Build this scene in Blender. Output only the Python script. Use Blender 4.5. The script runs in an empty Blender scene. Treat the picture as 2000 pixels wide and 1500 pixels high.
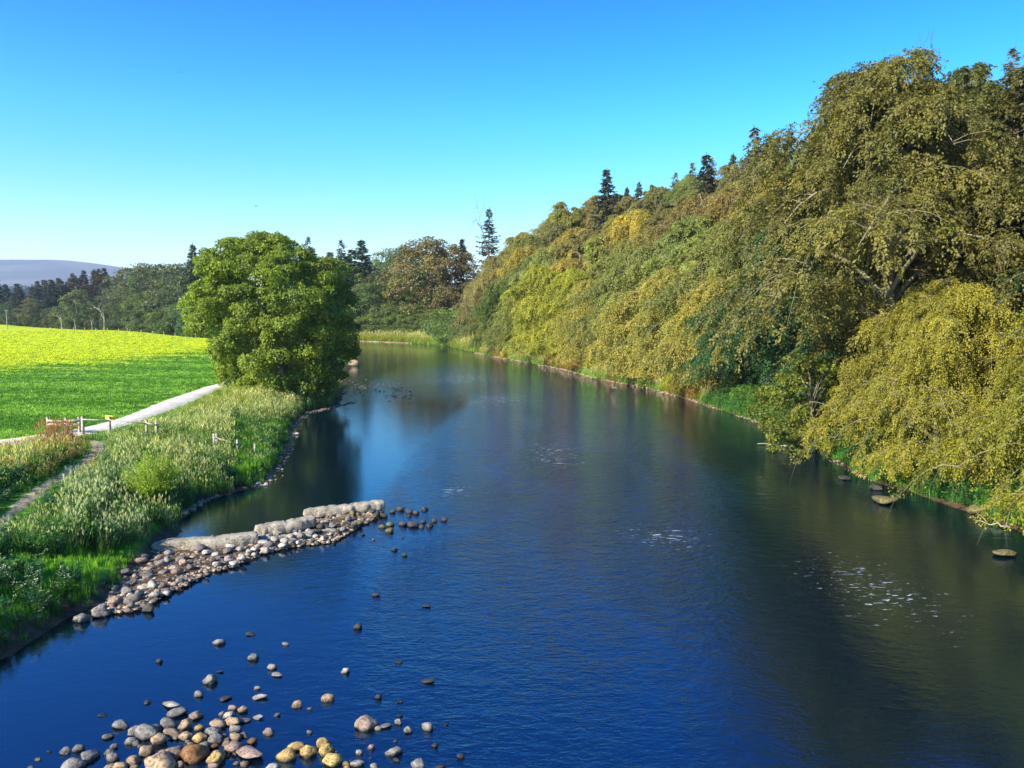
import bpy, math, random, time
import numpy as np
from mathutils import Vector, Matrix
T0 = time.time()
R_ = math.radians
sc = bpy.context.scene
C = sc.collection

# ------------------------------------------------------------------ camera
H = 10.0
F = 1511.0
PITCH = math.atan((750 - 600) / F)
cam = bpy.data.cameras.new('camera')
cam.sensor_width = 36.0
cam.lens = 36.0 * F / 2000.0
cam.clip_start = 0.2
cam.clip_end = 30000
camo = bpy.data.objects.new('camera', cam)
C.objects.link(camo)
camo.location = (0, 0, H)
camo.rotation_euler = (math.pi / 2 - PITCH, 0, 0)
sc.camera = camo

# ------------------------------------------------------------------ sky and sun
SUN_EL = R_(31)
SUN_AZ = R_(230)            # clockwise from +Y
world = bpy.data.worlds.new('World')
sc.world = world
world.use_nodes = True
nt = world.node_tree
bg = nt.nodes['Background']
sky = nt.nodes.new('ShaderNodeTexSky')
sky.sky_type = 'NISHITA'
sky.sun_disc = False
sky.sun_elevation = SUN_EL
sky.sun_rotation = SUN_AZ
sky.altitude = 200
sky.air_density = 1.0
sky.dust_density = 0.6
sky.ozone_density = 3.0
hs = nt.nodes.new('ShaderNodeHueSaturation')
hs.inputs['Saturation'].default_value = 1.45
hs.inputs['Hue'].default_value = 0.492
nt.links.new(sky.outputs[0], hs.inputs['Color'])
wtc = nt.nodes.new('ShaderNodeTexCoord'); wsp = nt.nodes.new('ShaderNodeSeparateXYZ'); wr = nt.nodes.new('ShaderNodeValToRGB'); wm = nt.nodes.new('ShaderNodeMix')
wm.data_type = 'RGBA'; wm.blend_type = 'MULTIPLY'; wm.inputs[0].default_value = 1.0
nt.links.new(wtc.outputs['Generated'], wsp.inputs[0]); nt.links.new(wsp.outputs[2], wr.inputs[0])
for el, (p, c) in zip([wr.color_ramp.elements[0], wr.color_ramp.elements[1], wr.color_ramp.elements.new(.1), wr.color_ramp.elements.new(.22), wr.color_ramp.elements.new(.36), wr.color_ramp.elements.new(.6)],
                      [(0, (1.04, .88, .88)), (1, (.25, .42, .80)), (.1, (.92, .94, .98)), (.22, (.55, .92, 1.06)), (.36, (.10, .64, 1.12)), (.6, (.10, .48, 1.0))]):
    el.color = (*c, 1)
for p, c in [(.1, (.92, .94, .98)), (.22, (.55, .92, 1.06)), (.36, (.10, .64, 1.12)), (.6, (.10, .48, 1.0))]:
    e_ = min(wr.color_ramp.elements, key=lambda q: abs(q.position - p)); e_.color = (*c, 1)
nt.links.new(hs.outputs[0], wm.inputs[6]); nt.links.new(wr.outputs[0], wm.inputs[7])
nt.links.new(wm.outputs[2], bg.inputs[0])
bg.inputs[1].default_value = 0.135

sun = bpy.data.lights.new('sun', 'SUN')
sun.energy = 5.0
sun.angle = R_(0.5)
sun.color = (1.0, 0.90, 0.72)
suno = bpy.data.objects.new('sun', sun)
C.objects.link(suno)
sd = Vector((math.sin(SUN_AZ) * math.cos(SUN_EL), math.cos(SUN_AZ) * math.cos(SUN_EL), math.sin(SUN_EL)))
suno.rotation_euler = sd.to_track_quat('Z', 'Y').to_euler()
suno.location = sd * 100

sc.view_settings.view_transform = 'Standard'
sc.view_settings.look = 'None'
sc.view_settings.gamma = 1
sc.view_settings.use_curve_mapping = False
sc.view_settings.exposure = 1.15
try:
    sc.cycles.max_bounces = 7
    sc.cycles.transparent_max_bounces = 8
    sc.cycles.volume_bounces = 0
    sc.cycles.use_denoising = True
    sc.cycles.sample_clamp_indirect = 6
except Exception:
    pass

# ------------------------------------------------------------------ pixel <-> ground
def at(px, py, z=0.0):
    dx = (px - 1000) / F; dy = (750 - py) / F
    cp, sp = math.cos(PITCH), math.sin(PITCH)
    wy = cp + dy * sp; wz = -sp + dy * cp
    t = (z - H) / wz
    return (dx * t, wy * t, z)
def atD(px, py, D):
    dx = (px - 1000) / F; dy = (750 - py) / F
    cp, sp = math.cos(PITCH), math.sin(PITCH)
    t = D / (cp + dy * sp)
    return (dx * t, D, H + (-sp + dy * cp) * t)
def project(x, y, z):
    cp, sp = math.cos(PITCH), math.sin(PITCH)
    zc = y * cp - (z - H) * sp
    yc = y * sp + (z - H) * cp
    return 1000 + F * x / zc, 750 - F * yc / zc
def pix2(pts, z=0.0):
    return np.array([at(a, b, z)[:2] for a, b in pts])

# ------------------------------------------------------------------ helpers
def tag(o, label=None, cat=None, group=None, kind=None):
    if label: o['label'] = label
    if cat: o['category'] = cat
    if group: o['group'] = group
    if kind: o['kind'] = kind
    return o
def link(name, me, parent=None, loc=None, rz=None, scale=None, color=None):
    o = bpy.data.objects.new(name, me)
    C.objects.link(o)
    if parent: o.parent = parent
    if loc is not None: o.location = loc
    if rz is not None: o.rotation_euler = (0, 0, rz)
    if scale is not None: o.scale = scale if hasattr(scale, '__len__') else (scale,) * 3
    if color is not None: o.color = (*color, 1)
    return o
def empty(name, loc=(0, 0, 0), rz=0, scale=1):
    return link(name, None, None, loc, rz, scale)

def mesh_quads(name, V, Q, mat=None, tint=None, col=None, smooth=False):
    me = bpy.data.meshes.new(name)
    V = np.ascontiguousarray(V, dtype=np.float32); Q = np.ascontiguousarray(Q, dtype=np.int32)
    k = Q.shape[1]
    me.vertices.add(len(V)); me.vertices.foreach_set('co', V.ravel())
    me.loops.add(Q.size); me.loops.foreach_set('vertex_index', Q.ravel())
    me.polygons.add(len(Q)); me.polygons.foreach_set('loop_start', np.arange(len(Q), dtype=np.int32) * k)
    if smooth: me.polygons.foreach_set('use_smooth', np.ones(len(Q), dtype=bool))
    me.update(calc_edges=True)
    if tint is not None:
        a = me.attributes.new('tint', 'FLOAT', 'FACE'); a.data.foreach_set('value', np.asarray(tint, dtype=np.float32))
    if col is not None:
        a = me.attributes.new('col', 'FLOAT_COLOR', 'FACE')
        c4 = np.ones((len(Q), 4), dtype=np.float32); c4[:, :3] = col
        a.data.foreach_set('color', c4.ravel())
    if mat: me.materials.append(mat)
    return me

def norm(v):
    return v / (np.linalg.norm(v, axis=-1, keepdims=True) + 1e-9)

class QB:
    def __init__(s): s.V = []; s.Q = []; s.t = []; s.c = []; s.n = 0
    def add(s, V, Q, tint=0.5, col=None):
        V = np.asarray(V, dtype=float); Q = np.asarray(Q)
        s.V.append(V); s.Q.append(Q + s.n); s.n += len(V)
        s.t.append(np.broadcast_to(tint, (len(Q),)).astype(float))
        s.c.append(np.broadcast_to(col if col is not None else (1, 1, 1), (len(Q), 3)).astype(float))
    def leaves(s, P, D, N, L, W, tint=0.5, col=None):
        n = len(P); L = np.broadcast_to(L, (n,))[:, None]; W = np.broadcast_to(W, (n,))[:, None]
        S = norm(np.cross(D, N))
        V = np.stack([P, P + D * L * .45 + S * W / 2, P + D * L, P + D * L * .45 - S * W / 2], 1).reshape(-1, 3)
        s.add(V, np.arange(4 * n).reshape(n, 4), tint, col)
    def tube(s, P, r, k=5, tint=0.5, col=None):
        P = np.asarray(P, dtype=float); m = len(P); r = np.broadcast_to(r, (m,))
        T = norm(np.gradient(P, axis=0))
        up = np.array([0, 0, 1.0]) if abs(T[0, 2]) < .85 else np.array([1.0, 0, 0])
        A = norm(np.cross(T, up)); B = np.cross(T, A)
        th = np.arange(k) * 2 * math.pi / k
        V = P[:, None, :] + r[:, None, None] * (np.cos(th)[None, :, None] * A[:, None, :] + np.sin(th)[None, :, None] * B[:, None, :])
        i = np.arange(m - 1)[:, None] * k; j = np.arange(k)[None, :]
        Q = np.stack([i + j, i + (j + 1) % k, i + k + (j + 1) % k, i + k + j], -1).reshape(-1, 4)
        s.add(V.reshape(-1, 3), Q, tint, col)
    def box(s, c, size, rz=0, tint=0.5, col=None, rot=None):
        x, y, z = [v / 2 for v in size]
        V = np.array([[-x, -y, -z], [x, -y, -z], [x, y, -z], [-x, y, -z], [-x, -y, z], [x, -y, z], [x, y, z], [-x, y, z]])
        Mx = np.array(Matrix.Rotation(rz, 3, 'Z')) if rot is None else np.array(rot)
        V = V @ Mx.T + np.array(c)
        s.add(V, [[0, 3, 2, 1], [4, 5, 6, 7], [0, 1, 5, 4], [1, 2, 6, 5], [2, 3, 7, 6], [3, 0, 4, 7]], tint, col)
    def mesh(s, name, mat, smooth=False, use_col=False):
        return mesh_quads(name, np.concatenate(s.V), np.concatenate(s.Q), mat, np.concatenate(s.t), np.concatenate(s.c) if use_col else None, smooth)

# ------------------------------------------------------------------ materials
class NT:
    def __init__(s, name):
        s.m = bpy.data.materials.new(name); s.m.use_nodes = True; s.t = s.m.node_tree
        s.p = s.t.nodes['Principled BSDF']; s.out = s.t.nodes['Material Output']
    def n(s, ty, **kw):
        nd = s.t.nodes.new(ty)
        for k, v in kw.items(): setattr(nd, k, v)
        return nd
    def l(s, a, b): s.t.links.new(a, b)
    def noise(s, scale, detail=4, rough=.55, vec=None, dist=0):
        nd = s.n('ShaderNodeTexNoise'); nd.inputs['Scale'].default_value = scale; nd.inputs['Detail'].default_value = detail
        nd.inputs['Roughness'].default_value = rough; nd.inputs['Distortion'].default_value = dist
        if vec is not None: s.l(vec, nd.inputs['Vector'])
        return nd
    def mapping(s, scale=(1, 1, 1), rot=(0, 0, 0), src=None):
        if src is None: src = s.n('ShaderNodeNewGeometry').outputs['Position']
        mp = s.n('ShaderNodeMapping'); mp.inputs['Scale'].default_value = scale; mp.inputs['Rotation'].default_value = rot
        s.l(src, mp.inputs['Vector']); return mp.outputs[0]
    def ramp(s, fac, stops, interp='LINEAR'):
        r = s.n('ShaderNodeValToRGB'); r.color_ramp.interpolation = interp
        e = r.color_ramp.elements
        while len(e) < len(stops): e.new(0.5)
        for el, (p, c) in zip(e, stops):
            el.position = p; el.color = (*c, 1) if len(c) == 3 else c
        s.l(fac, r.inputs[0]); return r.outputs[0]
    def mix(s, fac, a, b, mode='MIX'):
        m = s.n('ShaderNodeMix', data_type='RGBA', blend_type=mode)
        for sock, v in ((m.inputs[0], fac), (m.inputs[6], a), (m.inputs[7], b)):
            if isinstance(v, (int, float)): sock.default_value = v
            elif isinstance(v, tuple): sock.default_value = (*v, 1)
            else: s.l(v, sock)
        return m.outputs[2]
    def math(s, op, a, b=None, clamp=False):
        m = s.n('ShaderNodeMath', operation=op); m.use_clamp = clamp
        for i, v in enumerate((a, b)):
            if v is None: continue
            if isinstance(v, (int, float)): m.inputs[i].default_value = v
            else: s.l(v, m.inputs[i])
        return m.outputs[0]
    def mr(s, v, a, b, c=0, d=1):
        m = s.n('ShaderNodeMapRange'); m.clamp = True
        s.l(v, m.inputs[0])
        for i, x in enumerate((a, b, c, d)): m.inputs[i + 1].default_value = x
        return m.outputs[0]
    def bump(s, h, strength, dist=0.05, normal=None):
        b = s.n('ShaderNodeBump'); b.inputs['Distance'].default_value = dist
        if isinstance(strength, (int, float)): b.inputs['Strength'].default_value = strength
        else: s.l(strength, b.inputs['Strength'])
        s.l(h, b.inputs['Height'])
        if normal is not None: s.l(normal, b.inputs['Normal'])
        return b.outputs[0]

def leaf_material(name, trans=0.35, warm=(1.35, 1.2, .7), use_col=False):
    M = NT(name)
    if use_col:
        a = M.n('ShaderNodeAttribute', attribute_name='col'); base = a.outputs['Color']
    else:
        base = M.n('ShaderNodeObjectInfo').outputs['Color']
    t = M.n('ShaderNodeAttribute', attribute_name='tint').outputs['Fac']
    rnd = M.n('ShaderNodeObjectInfo').outputs['Random']
    w = M.mix(1.0, base, warm, 'MULTIPLY')
    c = M.mix(t, base, w)
    k = M.mr(t, 0, 1, .6, 1.4)
    if use_col:
        k = M.math('MULTIPLY', k, M.mr(rnd, 0, 1, .75, 1.25))
    kk = M.n('ShaderNodeCombineColor')
    for i in range(3): M.l(k, kk.inputs[i])
    c = M.mix(1.0, c, kk.outputs[0], 'MULTIPLY')
    M.l(c, M.p.inputs['Base Color']); M.p.inputs['Roughness'].default_value = .55
    M.p.inputs['Specular IOR Level'].default_value = .35
    tr = M.n('ShaderNodeBsdfTranslucent')
    tc = M.mix(1.0, c, (1.5, 1.6, .7), 'MULTIPLY')
    M.l(tc, tr.inputs[0])
    mx = M.n('ShaderNodeMixShader'); mx.inputs[0].default_value = trans
    M.l(M.p.outputs[0], mx.inputs[1]); M.l(tr.outputs[0], mx.inputs[2]); M.l(mx.outputs[0], M.out.inputs[0])
    return M.m
LEAF = leaf_material('leaf')
NEEDLE = leaf_material('needle', .12, (1.2, 1.1, .8))
PLANT = leaf_material('plant', .35, (1.2, 1.1, .8), True)

def bark_material():
    M = NT('bark')
    n1 = M.noise(2.2, 6, .65); n2 = M.noise(14, 4)
    M.l(M.mapping((1, 1, .3)), n1.inputs['Vector']); M.l(M.mapping((1, 1, .25)), n2.inputs['Vector'])
    oc = M.n('ShaderNodeObjectInfo').outputs['Color']
    c = M.ramp(n1.outputs[0], [(.3, (.45, .5, .4)), (.55, (1, 1, 1)), (.75, (1.5, 1.4, 1.1))])
    M.l(M.mix(1.0, oc, c, 'MULTIPLY'), M.p.inputs['Base Color']); M.p.inputs['Roughness'].default_value = .85
    M.l(M.bump(n2.outputs[0], .7, .04), M.p.inputs['Normal'])
    return M.m
BARK = bark_material()

def stone_material():
    M = NT('river_stone')
    tc = M.n('ShaderNodeTexCoord').outputs['Object']
    rnd = M.n('ShaderNodeObjectInfo').outputs['Random']
    off = M.n('ShaderNodeVectorMath', operation='ADD'); M.l(tc, off.inputs[0])
    cx = M.n('ShaderNodeCombineXYZ'); M.l(M.math('MULTIPLY', rnd, 90), cx.inputs[0]); M.l(cx.outputs[0], off.inputs[1])
    n1 = M.noise(1.3, 5, .6, off.outputs[0]); n2 = M.noise(9, 5, .7, off.outputs[0]); n3 = M.noise(30, 3, .6, off.outputs[0])
    oc = M.n('ShaderNodeObjectInfo').outputs['Color']
    c = M.mix(1.0, oc, M.ramp(n1.outputs[0], [(.3, (.55, .5, .5)), (.5, (1, 1, 1)), (.7, (1.25, 1.2, 1.1))]), 'MULTIPLY')
    c = M.mix(1.0, c, M.ramp(n2.outputs[0], [(.40, (.38, .31, .27)), (.52, (1, 1, 1)), (.7, (1.1, 1.1, 1.1))]), 'MULTIPLY')
    sp = M.ramp(n3.outputs[0], [(.32, (.5, .5, .5)), (.42, (1, 1, 1))])
    c = M.mix(.6, c, sp, 'MULTIPLY')
    # wet, darker band at the waterline
    z = M.n('ShaderNodeSeparateXYZ'); M.l(M.n('ShaderNodeNewGeometry').outputs['Position'], z.inputs[0])
    wet = M.mr(z.outputs[2], .03, .11, .28, 1)
    wc = M.n('ShaderNodeCombineColor')
    for i in range(3): M.l(wet, wc.inputs[i])
    M.l(M.mix(1.0, c, wc.outputs[0], 'MULTIPLY'), M.p.inputs['Base Color'])
    M.l(M.mr(z.outputs[2], .02, .06, .25, .8), M.p.inputs['Roughness'])
    b = M.bump(n2.outputs[0], .5, .05)
    M.l(M.bump(n3.outputs[0], .35, .02, b), M.p.inputs['Normal'])
    return M.m
STONE = stone_material()

def simple(name, col, rough=.7, nscale=6, var=.35, bump=.3, metal=0):
    M = NT(name); n = M.noise(nscale, 5, .65, M.n('ShaderNodeTexCoord').outputs['Object'])
    lo = tuple(c * (1 - var) for c in col); hi = tuple(min(1, c * (1 + var)) for c in col)
    M.l(M.ramp(n.outputs[0], [(.3, lo), (.7, hi)]), M.p.inputs['Base Color'])
    M.p.inputs['Roughness'].default_value = rough; M.p.inputs['Metallic'].default_value = metal
    if bump: M.l(M.bump(n.outputs[0], bump, .02), M.p.inputs['Normal'])
    return M.m

# ------------------------------------------------------------------ river outline
def signed(poly, X, Y):
    """distance to a closed polygon, positive inside"""
    P = np.asarray(poly, float); Qn = np.roll(P, -1, 0)
    d2 = np.full(X.shape, 1e18); inside = np.zeros(X.shape, bool)
    for (x0, y0), (x1, y1) in zip(P, Qn):
        ex, ey = x1 - x0, y1 - y0; L = ex * ex + ey * ey + 1e-12
        t = np.clip(((X - x0) * ex + (Y - y0) * ey) / L, 0, 1)
        d2 = np.minimum(d2, (X - x0 - t * ex) ** 2 + (Y - y0 - t * ey) ** 2)
        if abs(ey) > 1e-9:
            cr = ((y0 > Y) != (y1 > Y)) & (X < (x1 - x0) * (Y - y0) / ey + x0)
            inside ^= cr
    return np.where(inside, 1, -1) * np.sqrt(d2)

left_px = [(0, 1290), (60, 1252), (130, 1205), (215, 1168), (262, 1128), (305, 1092), (345, 1045), (352, 1018), (375, 992), (400, 978), (450, 963), (515, 945), (545, 905), (560, 870), (573, 828), (600, 803), (648, 795)]
LEFT = [(-20, -60), (-18, 0), (-16.2, 14)] + [tuple(p) for p in pix2(left_px)] + \
       [(-18.8, 84), (-22, 100), (-26, 122), (-29, 144), (-38, 165), (-56, 188), (-84, 216), (-120, 262), (-200, 330), (-700, 700), (-9900, 4000), (-9900, -60)]
right_px = [(1850, 985), (1700, 940), (1590, 880), (1540, 842), (1480, 825), (1420, 805), (1350, 782), (1260, 757), (1160, 739), (1100, 722), (1000, 703), (930, 690), (870, 676)]
RIGHT_EDGE = [(26, -60), (25.5, 0), (24.5, 18), (23.3, 30)] + [tuple(p) for p in pix2(right_px)] + [(-30, 217), (-44, 228), (-62, 246), (-95, 276), (-165, 345), (-700, 800)]
RIGHT = RIGHT_EDGE + [(-9900, 4300), (-9900, 9900), (9900, 9900), (9900, -60)]
bar_px = [(290, 1068), (500, 1044), (600, 1026), (690, 1000), (738, 1010), (700, 1028), (648, 1060), (560, 1070), (505, 1084), (455, 1108), (400, 1122), (330, 1160), (260, 1196), (200, 1200), (230, 1160)]
BAR = pix2(bar_px)
SPIT = pix2([(560, 830), (585, 802), (650, 798), (690, 785), (740, 766), (760, 772), (730, 740), (700, 715), (670, 700), (640, 780)])

def hash_noise(X, Y, s, seed=0):
    a = np.sin(X * s * 1.3 + seed) * np.cos(Y * s * 1.1 + 1.7 * seed) + .5 * np.sin(X * s * 2.7 + Y * s * 1.9 + seed * 3) + .3 * np.sin(X * s * 5.1 - Y * s * 4.3 + seed * 5)
    return a / 1.8
def height(X, Y):
    X = np.asarray(X, float); Y = np.asarray(Y, float)
    dL = signed(LEFT, X, Y) + .22 * hash_noise(X, Y, 1.6, 2) * np.clip(Y / 30, .6, 3)
    dR = signed(RIGHT, X, Y) + .3 * hash_noise(X, Y, 1.1, 4)
    ss = lambda t: np.clip(t, 0, 1) ** 2 * (3 - 2 * np.clip(t, 0, 1))
    hL = np.where(dL > 0, .45 * ss(dL / .9) + .5 * ss(dL / 4) + 1.05 * ss(dL / 11), -np.minimum(1.8, -dL * .16))
    far = ss((Y - 300) / 160) * ss((-X - 60) / 60 + .3)
    hL = hL + np.where(dL > 0, 7 * far + .12 * hash_noise(X, Y, .05, 1) * ss(dL / 20), 0)
    k = 1 - .85 * ss((Y - 205) / 45)
    hR = np.where(dR > 0, .35 * ss(dR / 1.5) + (16.5 * k) * ss((dR - 1.5) / 30) + 2.2 * ss(dR / 8) * k + 9 * k * ss((dR - 20) / 38) + 5 * (1 - k) * ss(dR / 110), -np.minimum(1.8, -dR * .22))
    hR = np.where(dR > 60, hR * 1 + 0 * dR, hR)
    h = np.where((dL > -1e-9) | (hL > hR), hL, hR)
    near = (Y > 20) & (Y < 160) & (np.abs(X) < 40)
    dB = np.where(near, signed(BAR, X, Y), -9)
    h = np.where(dB > -1.5, np.maximum(h, np.where(dB > 0, .02 + .1 * ss(dB / .6), dB * .18)), h)
    dS = np.where(near, signed(SPIT, X, Y), -9)
    h = np.where(dS > -3, np.maximum(h, np.where(dS > 0, -.07 + .04 * ss(dS), -.07 + dS * .1)), h)
    h = h + .03 * hash_noise(X, Y, 3.3, 7) * (h > .1)
    return h

def spaced(lo, hi, step, g, far0, far1):
    a = list(np.arange(lo, hi, step)); s = step
    while a[-1] < far1: s *= g; a.append(a[-1] + s)
    s = step; b = [a[0]]
    while b[-1] > far0: s *= g; b.append(b[-1] - s)
    return np.array(b[:0:-1] + a)
gx = spaced(-48, 46, .45, 1.07, -8000, 8000)
gy = spaced(16, 96, .45, 1.035, -60, 8200)
GX, GY = np.meshgrid(gx, gy)
GZ = height(GX.ravel(), GY.ravel())
V = np.stack([GX.ravel(), GY.ravel(), GZ], 1)
nx, ny = len(gx), len(gy)
ii = np.arange(ny - 1)[:, None] * nx + np.arange(nx - 1)[None, :]
Q = np.stack([ii, ii + 1, ii + nx + 1, ii + nx], -1).reshape(-1, 4)

def ground_material():
    M = NT('ground_soil_and_grass')
    pos = M.n('ShaderNodeNewGeometry').outputs['Position']
    sep = M.n('ShaderNodeSeparateXYZ'); M.l(pos, sep.inputs[0]); X, Y, Z = sep.outputs
    # grass of the field
    big = M.noise(1, 3, .5, M.mapping((.022, .06, .05), (0, 0, R_(-14))), .6)
    med = M.noise(1, 5, .65, M.mapping((.10, .42, .3), (0, 0, R_(-14))), .5)
    fin = M.noise(1, 5, .7, M.mapping((1.1, 2.6, 1), (0, 0, R_(-14))))
    tiny = M.noise(7, 3, .7, pos)
    # buttercup band: far half of the field
    t = M.math('SUBTRACT', M.math('MULTIPLY', Y, .29), M.math('MULTIPLY', X, .957))
    t = M.math('ADD', t, M.math('MULTIPLY', M.math('SUBTRACT', big.outputs[0], .5), 26))
    t = M.math('ADD', t, M.math('MULTIPLY', M.math('SUBTRACT', med.outputs[0], .5), 22))
    yel = M.mr(t, 80, 100)
    green = M.ramp(med.outputs[0], [(.28, (.038, .125, .006)), (.5, (.09, .25, .012)), (.72, (.23, .44, .05))])
    yellow = M.ramp(med.outputs[0], [(.3, (.25, .40, .006)), (.5, (.42, .52, .008)), (.7, (.62, .64, .02))])
    g = M.mix(yel, green, yellow)
    g = M.mix(1.0, g, M.ramp(fin.outputs[0], [(.3, (.6, .65, .55)), (.5, (1, 1, 1)), (.7, (1.35, 1.3, 1.2))]), 'MULTIPLY')
    g = M.mix(1.0, g, M.ramp(tiny.outputs[0], [(.3, (.62, .66, .6)), (.6, (1.15, 1.15, 1.1))]), 'MULTIPLY')
    # soil: under trees, banks
    soil = M.ramp(fin.outputs[0], [(.3, (.035, .024, .013)), (.55, (.10, .065, .035)), (.75, (.20, .13, .07))])
    wood = M.math('GREATER_THAN', M.math('ADD', X, M.math('MULTIPLY', Y, .45)), 46)     # right of the river
    far = M.mr(M.math('ADD', Y, M.math('MULTIPLY', X, .86)), 158, 170)                  # beyond the field edge
    under = M.math('MAXIMUM', wood, far)
    low = M.mr(Z, .28, .5, 1, 0)
    g = M.mix(M.math('MAXIMUM', under, low), g, soil)
    bed = M.mr(Z, -.12, .02)
    g = M.mix(bed, (.02, .014, .008), g)
    M.l(g, M.p.inputs['Base Color']); M.p.inputs['Roughness'].default_value = .9
    M.p.inputs['Specular IOR Level'].default_value = .15
    b = M.bump(fin.outputs[0], .6, .25)
    M.l(M.bump(tiny.outputs[0], .6, .06, b), M.p.inputs['Normal'])
    return M.m
ground = link('ground', mesh_quads('ground', V, Q, ground_material(), smooth=True))
tag(ground, 'grassy valley floor with sandy river banks and wooded slope', kind='structure')

# ------------------------------------------------------------------ water
def water_material():
    M = NT('river_water')
    pos = M.n('ShaderNodeNewGeometry').outputs['Position']
    sep = M.n('ShaderNodeSeparateXYZ'); M.l(pos, sep.inputs[0]); X, Y, Z = sep.outputs
    flow = M.noise(1, 4, .6, M.mapping((.22, .07, 1), (0, 0, R_(-14))), .9)
    w1 = M.noise(1, 4, .6, M.mapping((1.5, 2.4, 1), (0, 0, R_(12))), 1.0)
    w2 = M.noise(1, 3, .6, M.mapping((5, 8, 1), (0, 0, R_(-20))), .6)
    w3 = M.noise(1, 3, .5, M.mapping((.45, .8, 1), (0, 0, R_(20))), 1.2)
    w4 = M.noise(1, 2, .5, M.mapping((2.2, 7.5, 1), (0, 0, R_(-8))), .8)
    # calm in the lee of the stones (near left), choppy down the main current
    dx = M.math('SUBTRACT', X, M.math('MULTIPLY', M.math('SUBTRACT', Y, 20), .06))
    cur = M.mr(dx, -9, 1)
    calm_near = M.mr(Y, 17, 40, .25, 1)
    patch = M.mr(flow.outputs[0], .36, .64, .35, 1)
    far = M.mr(Y, 60, 200, 1, .45)
    riff = M.math('MULTIPLY', M.mr(Y, 80, 125), M.mr(Y, 125, 175, 1, 0))
    amp = M.math('MULTIPLY', M.math('MULTIPLY', cur, calm_near), M.math('MULTIPLY', patch, far))
    rightcalm = M.math('MAXIMUM', M.mr(M.math('SUBTRACT', X, M.math('MULTIPLY', M.math('SUBTRACT', Y, 20), .16)), 4.5, 8, 1, .16), M.mr(Y, 75, 110))
    amp = M.math('MULTIPLY', amp, rightcalm)
    riff = M.math('MULTIPLY', riff, M.mr(X, -20, -8))
    amp = M.math('ADD', M.math('ADD', M.math('MULTIPLY', amp, .72), .03), M.math('MULTIPLY', riff, .22))
    b = M.bump(w3.outputs[0], M.math('MULTIPLY', amp, .42), .5)
    b = M.bump(w1.outputs[0], M.math('MULTIPLY', amp, 1.0), .32, b)
    b = M.bump(w2.outputs[0], M.math('MULTIPLY', amp, .9), .10, b)
    b = M.bump(w4.outputs[0], M.math('MULTIPLY', amp, .8), .12, b)
    M.l(b, M.p.inputs['Normal'])
    # broken white water on the riffles, plus sparkle glints painted in as white
    fz = None
    for cx_, cy_, rx_, ry_ in ((-7, 108, 10, 26), (-2, 84, 8, 12), (-3.2, 41.5, 1.8, 2.6), (3.0, 52, 3, 9), (6.6, 33, 3.0, 3.2), (13, 27, 3, 6)):
        dx_ = M.math('DIVIDE', M.math('SUBTRACT', X, cx_), rx_); dy_ = M.math('DIVIDE', M.math('SUBTRACT', Y, cy_), ry_)
        dd = M.math('SQRT', M.math('ADD', M.math('MULTIPLY', dx_, dx_), M.math('MULTIPLY', dy_, dy_)))
        f_ = M.mr(dd, .2, 1.1, 1, 0); fz = f_ if fz is None else M.math('MAXIMUM', fz, f_)
    fn = M.noise(1, 5, .75, M.mapping((2.2, 6.5, 1), (0, 0, R_(-14))), .6)
    foam_glint = M.mr(M.math('ADD', fn.outputs[0], M.math('MULTIPLY', fz, .12)), .69, .75)
    foam_glint = M.math('MULTIPLY', foam_glint, M.mr(fz, 0, .4))
    M.l(M.mix(foam_glint, (.0005, .005, .014), (.45, .52, .55)), M.p.inputs['Base Color'])
    M.l(M.mr(foam_glint, 0, 1, .03, .6), M.p.inputs['Roughness'])
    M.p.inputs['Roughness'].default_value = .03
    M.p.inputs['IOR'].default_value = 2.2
    M.p.inputs['Specular Tint'].default_value = (.36, .76, 1.0, 1)  # tints reflections blue so sky reads bluer and golden trees darker
    return M.m
wx = np.linspace(-260, 60, 33); wy = np.linspace(-60, 520, 59)
WX, WY = np.meshgrid(wx, wy); n_ = len(wx)
ii = np.arange(len(wy) - 1)[:, None] * n_ + np.arange(n_ - 1)[None, :]
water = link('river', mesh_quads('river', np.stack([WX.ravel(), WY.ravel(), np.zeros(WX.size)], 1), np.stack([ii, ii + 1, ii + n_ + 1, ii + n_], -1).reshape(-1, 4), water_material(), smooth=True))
tag(water, 'dark rippled river reflecting blue sky', kind='structure')

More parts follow.
